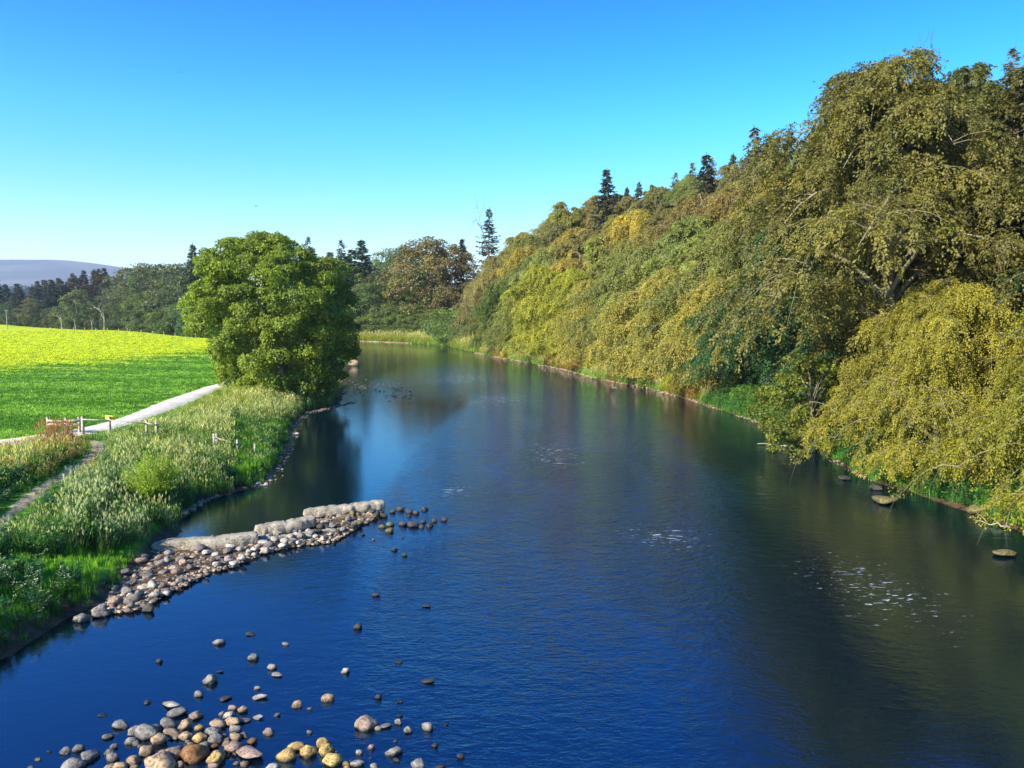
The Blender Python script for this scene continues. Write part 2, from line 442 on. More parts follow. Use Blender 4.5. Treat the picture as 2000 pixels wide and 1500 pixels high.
# ------------------------------------------------------------------ far hill
def hill():
    xs = np.linspace(-7500, -1200, 90); ys = np.linspace(3600, 8000, 36)
    X, Y = np.meshgrid(xs, ys)
    px = 1000 + F * X / Y
    prof = np.interp(px, [-600, -300, 0, 100, 140, 200, 270, 330, 420], [225, 285, 322, 322, 318, 296, 258, 190, 40])
    t = np.clip((Y - 3600) / 1500, 0, 1); s = t * t * (3 - 2 * t)
    Z = prof * s * np.where(Y > 5200, 1 - .35 * (Y - 5200) / 2800, 1) + 10 * hash_noise(X, Y, .004, 3) * s * (1 - s) * 4 - 5
    V = np.stack([X.ravel(), Y.ravel(), Z.ravel()], 1); n = len(xs)
    ii = np.arange(len(ys) - 1)[:, None] * n + np.arange(n - 1)[None, :]
    M = NT('heather_moor')
    n1 = M.noise(1, 6, .6, M.mapping((.0011, .0035, .01), (0, 0, R_(25)))); n2 = M.noise(.012, 5)
    c = M.ramp(n1.outputs[0], [(.32, (.02, .028, .035)), (.5, (.04, .04, .055)), (.58, (.10, .085, .085)), (.64, (.035, .04, .045))])
    c = M.mix(.5, c, M.ramp(n2.outputs[0], [(.3, (.5, .5, .5)), (.7, (1.4, 1.4, 1.4))]), 'MULTIPLY')
    M.l(c, M.p.inputs['Base Color']); M.p.inputs['Roughness'].default_value = .95
    tag(link('hill', mesh_quads('hill', V, np.stack([ii, ii + 1, ii + n + 1, ii + n], -1).reshape(-1, 4), M.m, smooth=True)), 'distant blue moorland hill', kind='structure')
hill()

# ------------------------------------------------------------------ tree builders
def rng_dirs(rng, n):
    v = rng.normal(size=(n, 3)); return norm(v)
UP = np.array([0, 0, 1.0])

def beech(seed, Ht=16., Rad=6., nl=24, nsub=10, ntw=7, nleaf=40, L=.22, droop=1.0, low=.12, twl=1.9, lean=0.0, top=.9, upf=1.0):
    """arching limbs that end in hanging sprays; returns (trunk mesh, crown mesh)"""
    rng = np.random.default_rng(seed)
    tb = QB(); cb = QB()
    z = np.linspace(-1.2, Ht * top, 9)
    w = rng.normal(0, .12, (9, 2)).cumsum(0)
    tr = np.stack([w[:, 0] + lean * np.clip(z, 0, 99) * .1, w[:, 1], z], 1)
    r0 = Ht * .022
    tb.tube(tr, np.linspace(r0 * 1.25, r0 * .25, 9), 8)
    P_all, D_all, N_all, t_all, L_all = [], [], [], [], []
    for i in range(nl):
        f = low + (1 - low) * (i + rng.random()) / nl
        z0 = f * Ht * top
        az = i * 2.39996 + rng.normal(0, .35)
        prof = math.sin(math.pi * min(1, .18 + .82 * (f ** .85))) ** .6 if f < .97 else .4
        prof = max(.38, prof) * (1.0 if f < .7 else 1.05 - .6 * (f - .7))
        ln = Rad * prof * rng.uniform(.68, 1.25); limb_t = rng.random()
        base = np.array([np.interp(z0, z, tr[:, 0]), np.interp(z0, z, tr[:, 1]), z0])
        s = np.linspace(0, 1, 8)
        rise = ln * (.35 + .75 * f) * upf
        a = az + rng.normal(0, .25) * s ** 2
        hx = ln * s
        dz = rise * (1.5 * s - (1.0 + .35 * droop) * s ** 2.2) + rng.normal(0, .12, 8).cumsum() * .5 * s
        limb = base + np.stack([np.cos(a) * hx, np.sin(a) * hx, dz], 1)
        tb.tube(limb, np.linspace(r0 * (.5 - .28 * f), .025, 8), 5)
        for j in range(nsub):
            sj = rng.uniform(.16, 1.0) if j else .98
            p0 = np.array([np.interp(sj, s, limb[:, k]) for k in range(3)])
            aj = az + rng.choice([-1, 1]) * rng.uniform(.2, 1.25)
            lj = ln * rng.uniform(.22, .45) + .5
            q = np.linspace(0, 1, 5)
            sub = p0 + np.stack([np.cos(aj) * lj * q, np.sin(aj) * lj * q, lj * (rng.uniform(.1, .7) * q - rng.uniform(.4, .9) * droop * q ** 2)], 1)
            tb.tube(sub, np.linspace(.032, .010, 5), 3)
            sp_t = np.clip(.5 * rng.random() + .5 * limb_t, 0, 1)
            for k in range(ntw):
                sk = rng.uniform(.15, 1)
                pk = np.array([np.interp(sk, q, sub[:, m]) for m in range(3)])
                ak = aj + rng.uniform(-1.3, 1.3); lk = twl * rng.uniform(.5, 1.25)
                u = np.sort(rng.random(nleaf)) ** .8
                dh = rng.uniform(.25, .75); dn = rng.uniform(.25, .95) * droop
                cx = pk + np.stack([math.cos(ak) * dh * lk * u, math.sin(ak) * dh * lk * u, lk * (.22 * u - dn * u ** 1.7)], 1)
                tang = norm(np.stack([np.full(nleaf, math.cos(ak) * dh), np.full(nleaf, math.sin(ak) * dh), .22 - 1.7 * dn * u ** .7], 1))
                side = norm(np.cross(tang, UP + .2 * rng.normal(size=3)))
                sg = np.where(np.arange(nleaf) % 2 == 0, 1, -1)[:, None]
                D = norm(tang * 1.0 + side * sg * rng.uniform(.2, .9, (nleaf, 1)) + .35 * rng.normal(size=(nleaf, 3)))
                N = norm(np.cross(tang, side) + .55 * rng.normal(size=(nleaf, 3)))
                cx = cx + side * sg * rng.uniform(0, .06, (nleaf, 1)) * lk + .05 * rng.normal(size=(nleaf, 3))
                P_all.append(cx); D_all.append(D); N_all.append(N)
                t_all.append(np.clip(.65 * sp_t + .35 * rng.random(nleaf), 0, 1)); L_all.append(L * rng.uniform(.65, 1.25, nleaf))
                if k < 1:
                    uu = np.linspace(0, 1, 4)
                    tw = pk + np.stack([math.cos(ak) * dh * lk * uu, math.sin(ak) * dh * lk * uu, lk * (.22 * uu - dn * uu ** 1.7)], 1)
                    tb.tube(tw, np.linspace(.018, .006, 4) * (L / .18), 3)
    P = np.concatenate(P_all); keep = P[:, 2] > .05
    Lc = np.concatenate(L_all)[keep]
    cb.leaves(P[keep], np.concatenate(D_all)[keep], np.concatenate(N_all)[keep], Lc, Lc * .62, np.concatenate(t_all)[keep])
    return tb.mesh('beech_trunk', BARK, True), cb.mesh('beech_crown', LEAF)

def clumpy(seed, prof, nclump, nleaf, L, cr=(.7, 1.3), trunk=True, offs=None, wide=.62, inner=.25, limbs=10, squash=.75, tr=.3):
    """rounded crown built of leafy tufts; prof = [(z, radius, offset x)] """
    rng = np.random.default_rng(seed)
    pz = np.array([p[0] for p in prof]); pr = np.array([p[1] for p in prof]); po = np.array([p[2] if len(p) > 2 else 0 for p in prof])
    tb = QB(); cb = QB()
    zz = np.linspace(pz[0], pz[-1], 200); rr = np.interp(zz, pz, pr); wgt = (rr + .15) * (1 + np.abs(np.gradient(rr, zz)))
    cdf = wgt.cumsum() / wgt.sum()
    cen = []
    for i in range(nclump):
        z = np.interp(rng.random(), cdf, zz); r = np.interp(z, pz, pr); a = rng.uniform(0, 2 * math.pi)
        k = rng.uniform(.84, 1.06) if rng.random() > inner else rng.uniform(.4, .85)
        lump = 1 + .12 * math.sin(a * 3 + z * .7 + seed) + .07 * math.sin(a * 5 - z * 1.3)
        cen.append((np.interp(z, pz, po) + r * k * lump * math.cos(a), r * k * lump * math.sin(a), z + rng.normal(0, .15), a))
    for i, (x, y, z, a) in enumerate(cen):
        rc = rng.uniform(*cr)
        axis = np.interp(z, pz, po)
        out = norm(np.array([x - axis, y, (z - (pz[0] + .35 * (pz[-1] - pz[0]))) * .6 + .4]))
        d = norm(rng.normal(size=(nleaf, 3)) + out * .9 + UP * .45)
        rad = rc * rng.uniform(.78, 1.05, (nleaf, 1)) * (1 + .18 * np.sin(6 * d[:, :1] + 5 * d[:, 1:2] + i))
        P = np.array([x, y, z]) + d * rad * np.array([1, 1, squash])
        N = norm(d + .5 * rng.normal(size=(nleaf, 3)))
        D = norm(np.cross(N, rng.normal(size=(nleaf, 3))) + d * .35 - UP * .35)
        ct = rng.random()
        LL = L * rng.uniform(.6, 1.25, nleaf)
        keep = P[:, 2] > .03
        cb.leaves(P[keep], D[keep], N[keep], LL[keep], LL[keep] * wide, np.clip(.5 * ct + .5 * rng.random(keep.sum()), 0, 1))
    if trunk:
        top = pz[-1] * .8; n = 8; z = np.linspace(-1, top, n)
        px_ = np.interp(z, pz, po) * .7 + rng.normal(0, .12, n).cumsum() * .5
        T = np.stack([px_, rng.normal(0, .1, n).cumsum(), z], 1)
        tb.tube(T, np.linspace(tr * 1.2, tr * .25, n), 8)
        for i in range(limbs):
            x, y, zt, a = cen[rng.integers(len(cen))]
            z0 = min(top * .9, max(.12 * top, zt * rng.uniform(.35, .7)))
            b = np.array([np.interp(z0, z, T[:, k]) for k in range(3)]); e = np.array([x, y, zt])
            s = np.linspace(0, 1, 6)[:, None]
            P = b + (e - b) * s + np.array([0, 0, 1]) * np.sin(s * math.pi) * .15 * np.linalg.norm(e - b) * .6 + rng.normal(0, .08, (6, 3)) * s
            tb.tube(P, np.linspace(tr * .4, .03, 6), 5)
    t = tb.mesh('trunk', BARK, True) if trunk else None
    return t, cb.mesh('crown', LEAF)

def conifer(seed, Ht=18., Rad=3.2, whorls=26, nb=7, larch=False, low=.12, mat=None, n1=20):
    rng = np.random.default_rng(seed)
    tb = QB(); cb = QB()
    z = np.linspace(-1, Ht, 7)
    T = np.stack([rng.normal(0, .06, 7).cumsum(), rng.normal(0, .06, 7).cumsum(), z], 1)
    tb.tube(T, np.linspace(Ht * .013, .03, 7), 6)
    for i in range(whorls):
        f = low + (1 - low) * (i / (whorls - 1)) ** .9
        zt0 = f * Ht * .985
        env = Rad * (1 - f) ** .8 * (1.0 if f > .25 else .75 + f) + .18
        for j in range(nb):
            if rng.random() < (.22 if larch else .08): continue
            az = rng.uniform(0, 6.283); ln = env * rng.uniform(.45, 1.3); z0 = min(zt0 + rng.normal(0, .3), Ht * .98)
            s = np.linspace(0, 1, 5)
            dz = ln * ((.25 * s - .45 * s ** 2 + .22 * s ** 3) if not larch else (.1 * s - .5 * s ** 2 + .45 * s ** 3))
            Pb = np.stack([np.interp(z0, z, T[:, 0]) + np.cos(az) * ln * s, np.interp(z0, z, T[:, 1]) + np.sin(az) * ln * s, z0 + dz], 1)
            if larch or i % 2: tb.tube(Pb, np.linspace(.035, .01, 5), 3)
            n = max(4, int(n1 * (ln / Rad) * 2.2))
            u = rng.uniform(.08, 1, n)
            P = np.stack([np.interp(u, s, Pb[:, k]) for k in range(3)], 1)
            side = np.array([-math.sin(az), math.cos(az), 0]) * rng.choice([-1, 1], n)[:, None]
            outd = np.array([math.cos(az), math.sin(az), 0])
            D = norm(side * rng.uniform(.3, 1, (n, 1)) + outd * .7 - UP * rng.uniform(.1, .9 if not larch else .7, (n, 1)) + .15 * rng.normal(size=(n, 3)))
            N = norm(UP + .6 * rng.normal(size=(n, 3)))
            LL = (.35 + .32 * (1 - u)) * rng.uniform(.7, 1.2, n) * (Rad / 3.0) * (.75 if larch else 1)
            cb.leaves(P, D, N, LL, LL * (.42 if not larch else .36), np.clip(rng.normal(.5, .25, n), 0, 1))
    # leading shoot
    n = 14; u = rng.random(n)
    P = np.stack([np.full(n, T[-1, 0]), np.full(n, T[-1, 1]), Ht - 1.2 * u], 1); a = rng.uniform(0, 6.28, n)
    cb.leaves(P, norm(np.stack([np.cos(a), np.sin(a), np.full(n, .5)], 1)), rng_dirs(rng, n), .3, .1, .5)
    return tb.mesh('conifer_trunk', BARK, True), cb.mesh('conifer_crown', NEEDLE)

def bare(seed, Ht=9., wob=.22, lev=3):
    rng = np.random.default_rng(seed); tb = QB()
    def grow(p, d, ln, r, k):
        n = 6; P = [p]
        for i in range(n - 1):
            d = norm(d + rng.normal(0, wob, 3) + UP * .05); P.append(P[-1] + d * ln / (n - 1))
        P = np.array(P); tb.tube(P, np.linspace(r, r * .45, n), 5)
        if k > 0:
            for _ in range(rng.integers(2, 4)):
                i = rng.integers(2, n); grow(P[i], norm(d + rng.normal(0, .7, 3) + UP * .2), ln * rng.uniform(.4, .7), r * .45, k - 1)
    grow(np.array([0, 0, -.5]), norm(np.array([rng.normal(0, .15), 0, 1])), Ht * .75, Ht * .022, lev)
    return tb.mesh('dead_trunk', BARK, True)

def tree(name, protos, x, y, label, cat='tree', group=None, scale=1.0, rz=0, color=(.07, .09, .02), bark=(.16, .14, .1), zs=1.0, dz=0.0):
    t, c = protos
    z = float(height(np.array([x]), np.array([y]))[0]) + dz
    e = empty(name, (x, y, z), rz, (scale, scale, scale * zs))
    if t is not None: link('trunk', t, e, color=bark)
    link('crown', c, e, color=color)
    tag(e, label, cat, group)
    return e
print('t setup', time.time() - T0)

# ================================================================== haze
def haze():
    q = QB(); zt = 352
    q.box((0, 4060, (zt - 4) / 2), (17400, 8900, zt + 4))
    M = NT('haze_air'); M.t.nodes.remove(M.p)
    v = M.n('ShaderNodeVolumePrincipled')
    v.inputs['Color'].default_value = (.62, .80, 1.0, 1)
    v.inputs['Density'].default_value = .00011
    v.inputs['Anisotropy'].default_value = .1
    M.l(v.outputs[0], M.out.inputs['Volume'])
    tag(link('haze', q.mesh('haze', M.m)), 'thin blue summer haze over the valley', kind='stuff')
haze()

# ================================================================== path and trail
def ground_at(px, py):
    z = 1.5
    for _ in range(6):
        x, y, _z = at(px, py, z); z = float(height(np.array([x]), np.array([y]))[0])
    return x, y, z
def strip(name, upper, lower, mat, lift, n=60, m=6):
    u = np.array([ground_at(*p)[:2] for p in upper]); l = np.array([ground_at(*p)[:2] for p in lower])
    s = np.linspace(0, 1, n)
    def rs(a):
        d = np.concatenate([[0], np.cumsum(np.linalg.norm(np.diff(a, axis=0), axis=1))]); d /= d[-1]
        return np.stack([np.interp(s, d, a[:, 0]), np.interp(s, d, a[:, 1])], 1)
    u, l = rs(u), rs(l)
    rng = np.random.default_rng(3)
    u += rng.normal(0, .05, u.shape); l += rng.normal(0, .05, l.shape)
    t = np.linspace(0, 1, m)[None, :, None]
    G = u[:, None, :] * (1 - t) + l[:, None, :] * t
    Z = height(G[..., 0].ravel(), G[..., 1].ravel()) + lift * np.tile(np.where(np.isin(np.arange(m), (0, m - 1)), -.6, 1), n)
    V = np.column_stack([G.reshape(-1, 2), Z])
    i = np.arange(n - 1)[:, None] * m + np.arange(m - 1)[None, :]
    return link(name, mesh_quads(name, V, np.stack([i, i + 1, i + m + 1, i + m], -1).reshape(-1, 4), mat, smooth=True))
PU = [(505, 729), (447, 744), (400, 756), (330, 778), (280, 798), (215, 822), (150, 838), (95, 847), (0, 858), (-200, 880)]
PL = [(515, 733), (452, 750), (420, 764), (370, 788), (310, 811), (250, 832), (205, 843), (160, 851), (95, 862), (0, 876), (-200, 905)]
def gravel():
    M = NT('pale_gravel'); pos = M.n('ShaderNodeNewGeometry').outputs['Position']
    a = M.noise(.7, 4, .6, pos); b = M.noise(12, 4, .7, pos)
    c = M.ramp(a.outputs[0], [(.3, (.55, .50, .41)), (.6, (.74, .69, .60))])
    c = M.mix(1.0, c, M.ramp(b.outputs[0], [(.3, (.6, .6, .6)), (.7, (1.2, 1.2, 1.2))]), 'MULTIPLY')
    M.l(c, M.p.inputs['Base Color']); M.p.inputs['Roughness'].default_value = .95
    M.l(M.bump(b.outputs[0], .5, .03), M.p.inputs['Normal']); return M.m
tag(strip('path', PU, PL, gravel(), .09), 'pale gravel riverside path', kind='structure')
TR = [(192, 862), (190, 880), (172, 900), (140, 920), (100, 945), (62, 968), (30, 995), (-10, 1040)]
tag(strip('dirt_trail', [(a - 12 - 5 * math.sin(b), b - 4) for a, b in TR], [(a + 12 + 6 * math.sin(b * 2), b + 5) for a, b in TR], simple('trodden_earth', (.30, .25, .14), .95, 3, .5, .4), .03, 50, 5), 'trodden earth trail through the tall grass', kind='structure')

# ================================================================== trees
B1 = beech(11, 15, 6.0, 28, 12, 9, 36, .21, 1.3, .08, 2.5)
B2 = beech(12, 14, 5.6, 26, 12, 9, 38, .21, 1.6, .06, 3.2, upf=.8)
B3 = beech(13, 16, 5.4, 28, 12, 9, 34, .22, 1.0, .1, 2.0, upf=1.25)
BH2 = beech(17, 20, 8.0, 46, 14, 11, 42, .16, 1.15, .2, 2.2, upf=1.25)
BO = beech(15, 13, 8.0, 36, 14, 11, 42, .14, 1.35, .05, 2.2, upf=.75)
S1 = conifer(21, 18, 4.2, 36, 8)
S2 = conifer(22, 16, 3.9, 32, 8)
L1 = conifer(23, 18, 4.4, 34, 8, True, .1)
L2 = conifer(24, 15, 4.0, 30, 8, True, .1)
W1 = clumpy(31, [(.4, 1.5), (2, 3.6), (5, 4.6), (8, 4.2), (10.5, 2.8), (12, .8)], 95, 110, .34, (.8, 1.5), tr=.26)
W2 = clumpy(32, [(2.2, 1.4), (4, 3.4), (7, 4.8), (9.5, 4.1), (11.5, 2.4), (12.6, .5)], 80, 110, .34, (.7, 1.5), tr=.26, limbs=16)
W3 = clumpy(33, [(.2, 2.6), (2, 3.4), (4, 3.2), (6, 2.2), (7, .6)], 60, 100, .30, (.6, 1.2), tr=.16)
print('t protos', time.time() - T0)

EY = np.array([p[1] for p in RIGHT_EDGE]); EX = np.array([p[0] for p in RIGHT_EDGE])
def xR(y):
    return float(np.interp(y, EY[:16], EX[:16]))
rnd = random.Random(5)
GOLD = (.27, .255, .06); OLIVE = (.18, .205, .06); YGREEN = (.265, .285, .035); SHADE_TEAL = (.028, .085, .028); BROWN = (.20, .185, .075); DKGREEN = (.05, .11, .025); MID = (.09, .14, .03)  # teal carries the shade between crowns as leaf colour
PALE = (.21, .19, .12); GREYB = (.15, .135, .10)
ORD = ['first', 'second', 'third', 'fourth', 'fifth', 'sixth', 'seventh', 'eighth', 'ninth', 'tenth', 'eleventh', 'twelfth', 'thirteenth', 'fourteenth', 'fifteenth', 'sixteenth', 'seventeenth', 'eighteenth', 'nineteenth', 'twentieth']
# front row on the right bank: (D, inset, proto, scale, z-scale, colour, label); nearest colours dimmed in place of vignette
front = [
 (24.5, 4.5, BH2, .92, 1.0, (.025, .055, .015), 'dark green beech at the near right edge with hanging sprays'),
 (31.5, 2.8, BO, .78, 1.15, (.17, .18, .02), 'yellow lit beech over the black water at the right edge'),
 (42.5, 2.6, BO, .66, 1.25, (.215, .21, .03), 'golden beech leaning furthest over the river with drooping boughs'),
 (52.5, 4.6, BH2, 1.1, 1.12, (.135, .135, .035), 'tallest brown topped beech with dead twigs above its crown'),
 (59.5, 5.6, B2, .8, 1.1, (.19, .18, .035), 'gold drooping beech behind the green waterside bushes'),
 (68.0, 5.2, B3, 1.15, 1.0, SHADE_TEAL, 'dark teal shade-coloured beech between two golden beeches'),
 (74.5, 4.4, B1, .95, .95, SHADE_TEAL, 'small dark green beech beside the brown earth bank'),
 (84.0, 3.8, B2, .92, .98, GOLD, 'narrow golden beech curtain above the orange bracken'),
 (92.0, 4.4, B1, .92, 1.0, OLIVE, 'olive beech just beyond the orange bracken'),
 (100.0, 3.6, B2, 1.05, 1.0, GOLD, 'wide weeping beech whose pale twigs hang to the ground'),
 (110.0, 4.6, B1, 1.0, 1.0, OLIVE, 'olive beech beyond the wide weeping beech'),
 (119.0, 4.0, B2, 1.0, .95, GOLD, 'gold beech behind the small lime yellow plant'),
 (129.0, 4.4, B1, 1.05, .95, YGREEN, 'rounded beech behind the orange and yellow ferns'),
 (140.0, 3.6, B1, 1.12, 1.0, YGREEN, 'brightest yellow green beech in the middle of the right bank'),
 (152.0, 4.6, B2, 1.0, .95, OLIVE, 'olive beech beyond the brightest yellow green beech'),
 (163.0, 4.2, B1, 1.05, .9, MID, 'mid green beech with boughs low over the far shingle'),
 (175.0, 4.6, B2, 1.2, .95, BROWN, 'brownish weeping beech near the river bend'),
 (189.0, 5.0, B2, 1.25, .95, BROWN, 'brown gold weeping beech at the river bend beside bright grass'),
]
for i, (D, ins, pr, s, zs, col, lab) in enumerate(front):
    tree('beech_tree', pr, xR(D) + ins, D, lab, 'tree', 'beeches along the right bank', s, rnd.uniform(0, 6.28), col, PALE if col != SHADE_TEAL else GREYB, zs)
def near_dimmed(D, c):  # dims nearer leaf colours, standing in for vignette and darkening their reflections
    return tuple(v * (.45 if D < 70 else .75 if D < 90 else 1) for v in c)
def second_label(D):
    f = min(front, key=lambda q: abs(q[0] - D)); w = f[6].split()
    return 'second row beech rising up the slope behind the ' + ' '.join(w[:7])
# rows up the slope
def jit(c, a=.22):
    k = rnd.uniform(1 - a, 1 + a); h = rnd.uniform(-.12, .12)
    return (c[0] * k * (1 + h), c[1] * k, c[2] * k * (1 - h))
for D in np.arange(38, 205, 8.6):
    D = D + rnd.uniform(-1.5, 1.5)
    tree('beech_tree', rnd.choice([B1, B3, B1, B2]), xR(D) + 11 + rnd.uniform(-1.5, 1.5) + (2 if D < 60 else 0), D, second_label(D), 'tree', 'second row of beeches on the slope', rnd.uniform(.98, 1.15), rnd.uniform(0, 6.28), jit(near_dimmed(D, rnd.choice([GOLD, OLIVE, OLIVE, GOLD]))), PALE, rnd.uniform(.92, 1.05))
for D in np.arange(44, 215, 9.2):
    D = D + rnd.uniform(-2, 2)
    tree('beech_tree', rnd.choice([B3, B1, B3]), xR(D) + 19 + rnd.uniform(-1.5, 1.5) + (2 if D < 60 else 0), D, 'brown green upper beech high above the ' + second_label(D)[47:], 'tree', 'upper row of beeches on the slope', rnd.uniform(.95, 1.1), rnd.uniform(0, 6.28), jit(near_dimmed(D, rnd.choice([BROWN, OLIVE, GOLD]))), PALE, rnd.uniform(.92, 1.05))
for D in np.arange(58, 222, 7.6):
    D = D + rnd.uniform(-2, 2)
    tree('beech_tree', rnd.choice([B3, B1]), xR(D) + 29 + rnd.uniform(-2, 2), D, 'small crowned ridge beech above the ' + second_label(D)[47:], 'tree', 'third row of beeches on the slope', rnd.uniform(.85, 1.02), rnd.uniform(0, 6.28), jit(near_dimmed(D, rnd.choice([BROWN, OLIVE, BROWN]))), PALE, .98)
for D in np.arange(62, 240, 5.2):
    D = D + rnd.uniform(-2, 2)
    larch = rnd.random() < .7
    pr = rnd.choice([L1, L2]) if larch else rnd.choice([S1, S2])
    s = rnd.uniform(.72, .92) * (.8 if D < 80 else 1)
    tree('larch_tree' if larch else 'spruce_tree', pr, xR(D) + 36 + rnd.uniform(-3, 4), D,
         'feathery brown green larch on the right skyline ridge' if larch else 'dark pointed spruce on the right skyline ridge', 'tree',
         'larches along the ridge' if larch else 'spruces along the ridge', s, rnd.uniform(0, 6.28), jit((.14, .13, .05) if larch else (.08, .10, .045)), GREYB)
# named skyline trees
def skyline(px, ytop, D, pr, name, lab, col, protoH, dead=False):
    x, y, z = atD(px, ytop, D); g = float(height(np.array([x]), np.array([y]))[0])
    s = (z - g) / protoH
    tree(name, pr, x, y, lab, 'tree', None, s, rnd.uniform(0, 6), col, GREYB)
skyline(953, 405, 206, L1, 'larch_tree', 'tall ragged larch standing alone on the skyline beside a bare dead tree', (.05, .06, .03), 18)
skyline(905, 465, 228, S2, 'spruce_tree', 'small dark spruce top left of the tall ragged larch', (.04, .05, .03), 16)
skyline(1478, 245, 108, L1, 'larch_tree', 'leaning larch with open top where the skyline starts to climb', (.10, .085, .03), 18)
skyline(1185, 328, 165, S1, 'spruce_tree', 'pointed spruce rising highest along the middle skyline', (.04, .05, .025), 18)
skyline(1380, 300, 128, S2, 'spruce_tree', 'dark spruce tip beside the leaning larch', (.045, .05, .025), 16)
DEAD = bare(41, 9)
x, y, z = atD(977, 415, 204); g = float(height(np.array([x]), np.array([y]))[0])
tag(link('dead_tree', DEAD, None, (x, y, g), .5, (1.2, 1.2, (z - g) / 8.2), (.16, .15, .14)), 'bare grey dead tree on the skyline right of the tall larch', 'tree')
for k, (px, yt, D, lab) in enumerate([(1843, 97, 52.5, 'longer dead branch sticking up above the tallest beech'), (1790, 108, 52.5, 'shorter dead branch sticking up above the tallest beech')]):
    x, y, z = atD(px, yt, D)
    tag(link('dead_branch', DEAD, None, (x, y, z - 3.6), k * 2.0, (.28, .28, .5), (.10, .085, .07)), lab, 'branch')

# the far bank beyond the bend
def far_tree(px, ytop, D, pr, name, lab, col, protoH, grp=None, wide=1.0):
    x, y, z = atD(px, ytop, D); g = float(height(np.array([x]), np.array([y]))[0])
    s = max(.25, (z - g) / protoH)
    e = tree(name, pr, x, y, lab, 'tree', grp, s, rnd.uniform(0, 6), jit(col, .12), GREYB)
    e.scale = (s * wide, s * wide, s)
FG = (.09, .135, .04); FD = (.045, .075, .035); FB = (.14, .12, .05)
for px, yt, D, pr, col, ph, w, lab in [
    (838, 462, 232, W1, FB, 12.6, 1.25, 'large brown domed tree above the far river bend'),
    (880, 478, 226, W1, FB, 12.6, 1.0, 'brown tree at the right shoulder of the large domed tree'),
    (800, 485, 262, W1, FG, 12.6, 1.1, 'hazy green tree left of the large brown domed tree'),
    (765, 493, 300, W2, FG, 12.6, 1.1, 'small pale tree in the skyline dip above the bend'),
    (740, 508, 310, W1, FG, 12.6, 1.2, 'low hazy tree left of the skyline dip'),
    (735, 548, 238, W1, FG, 12.6, 1.3, 'pale green tree above the bright far bank grass, left one'),
    (775, 540, 240, W1, MID, 12.6, 1.3, 'pale green tree above the bright far bank grass, middle one'),
    (815, 560, 236, W3, FG, 7.3, 1.1, 'low rounded green tree above the bright far bank grass'),
    (845, 550, 228, W3, MID, 7.3, 1.1, 'low rounded green tree next to the brown gold weeping beech'),
    (712, 570, 240, W3, FG, 7.3, 1.2, 'bushy green tree on the far bank next to the big maple'),
    (755, 590, 232, W3, FG, 7.3, 1.0, 'small bush tree low on the far bank'),
    (795, 595, 230, W3, MID, 7.3, 1.0, 'second small bush tree low on the far bank'),
    (700, 590, 236, W3, FG, 7.3, 1.0, 'small bush tree half hidden behind the big maple')]:
    far_tree(px, yt, D, pr, 'broadleaf_tree', lab, col, ph, None, w)
for k in range(14):
    px = 702 + k * 15; bd = float(np.interp(px, [700, 785, 850, 930], [229, 219, 208, 172])) + 8
    far_tree(px, rnd.uniform(596, 618), bd, W3, 'bank_tree', 'low leafy tree lining the far bank ' + ['beside the big maple', 'behind the pale shingle', 'under the brown domed tree', 'by the river bend'][k // 4], rnd.choice([FG, MID, (.12, .17, .04)]), 7.3, 'low trees lining the far bank', 1.3)
for px, yt, D, pr, ph, w, lab in [
    (601, 460, 250, L1, 18, .8, 'thin larch top showing just above the big maple crown'),
    (645, 490, 262, S1, 18, 1.2, 'brown spruce right behind the big maple'),
    (667, 466, 262, L1, 18, .9, 'tall thin spired spruce left of the pair behind the maple'),
    (690, 485, 268, S2, 16, 1.3, 'dark spruce between the two spired spruces'),
    (707, 466, 262, S1, 18, 1.25, 'tall spired spruce right of the pair behind the maple'),
    (722, 505, 270, S2, 16, 1.4, 'dark spruce at the right foot of the spired pair'),
    (375, 474, 215, S1, 18, .9, 'lone spruce tip rising left of the big maple')]:
    far_tree(px, yt, D, pr, 'spruce_tree', lab, FD if pr is not L1 else (.05, .05, .03), ph, None, w)
for k in range(16):
    px = 610 + k * 17
    far_tree(px, rnd.uniform(512, 535), rnd.uniform(258, 290), rnd.choice([W1, S1, W1]), 'woodland_tree', 'hazy green tree in the wood behind the far river bend', rnd.choice([FG, FD, FB]), 14, 'wood behind the far bend', 1.3)

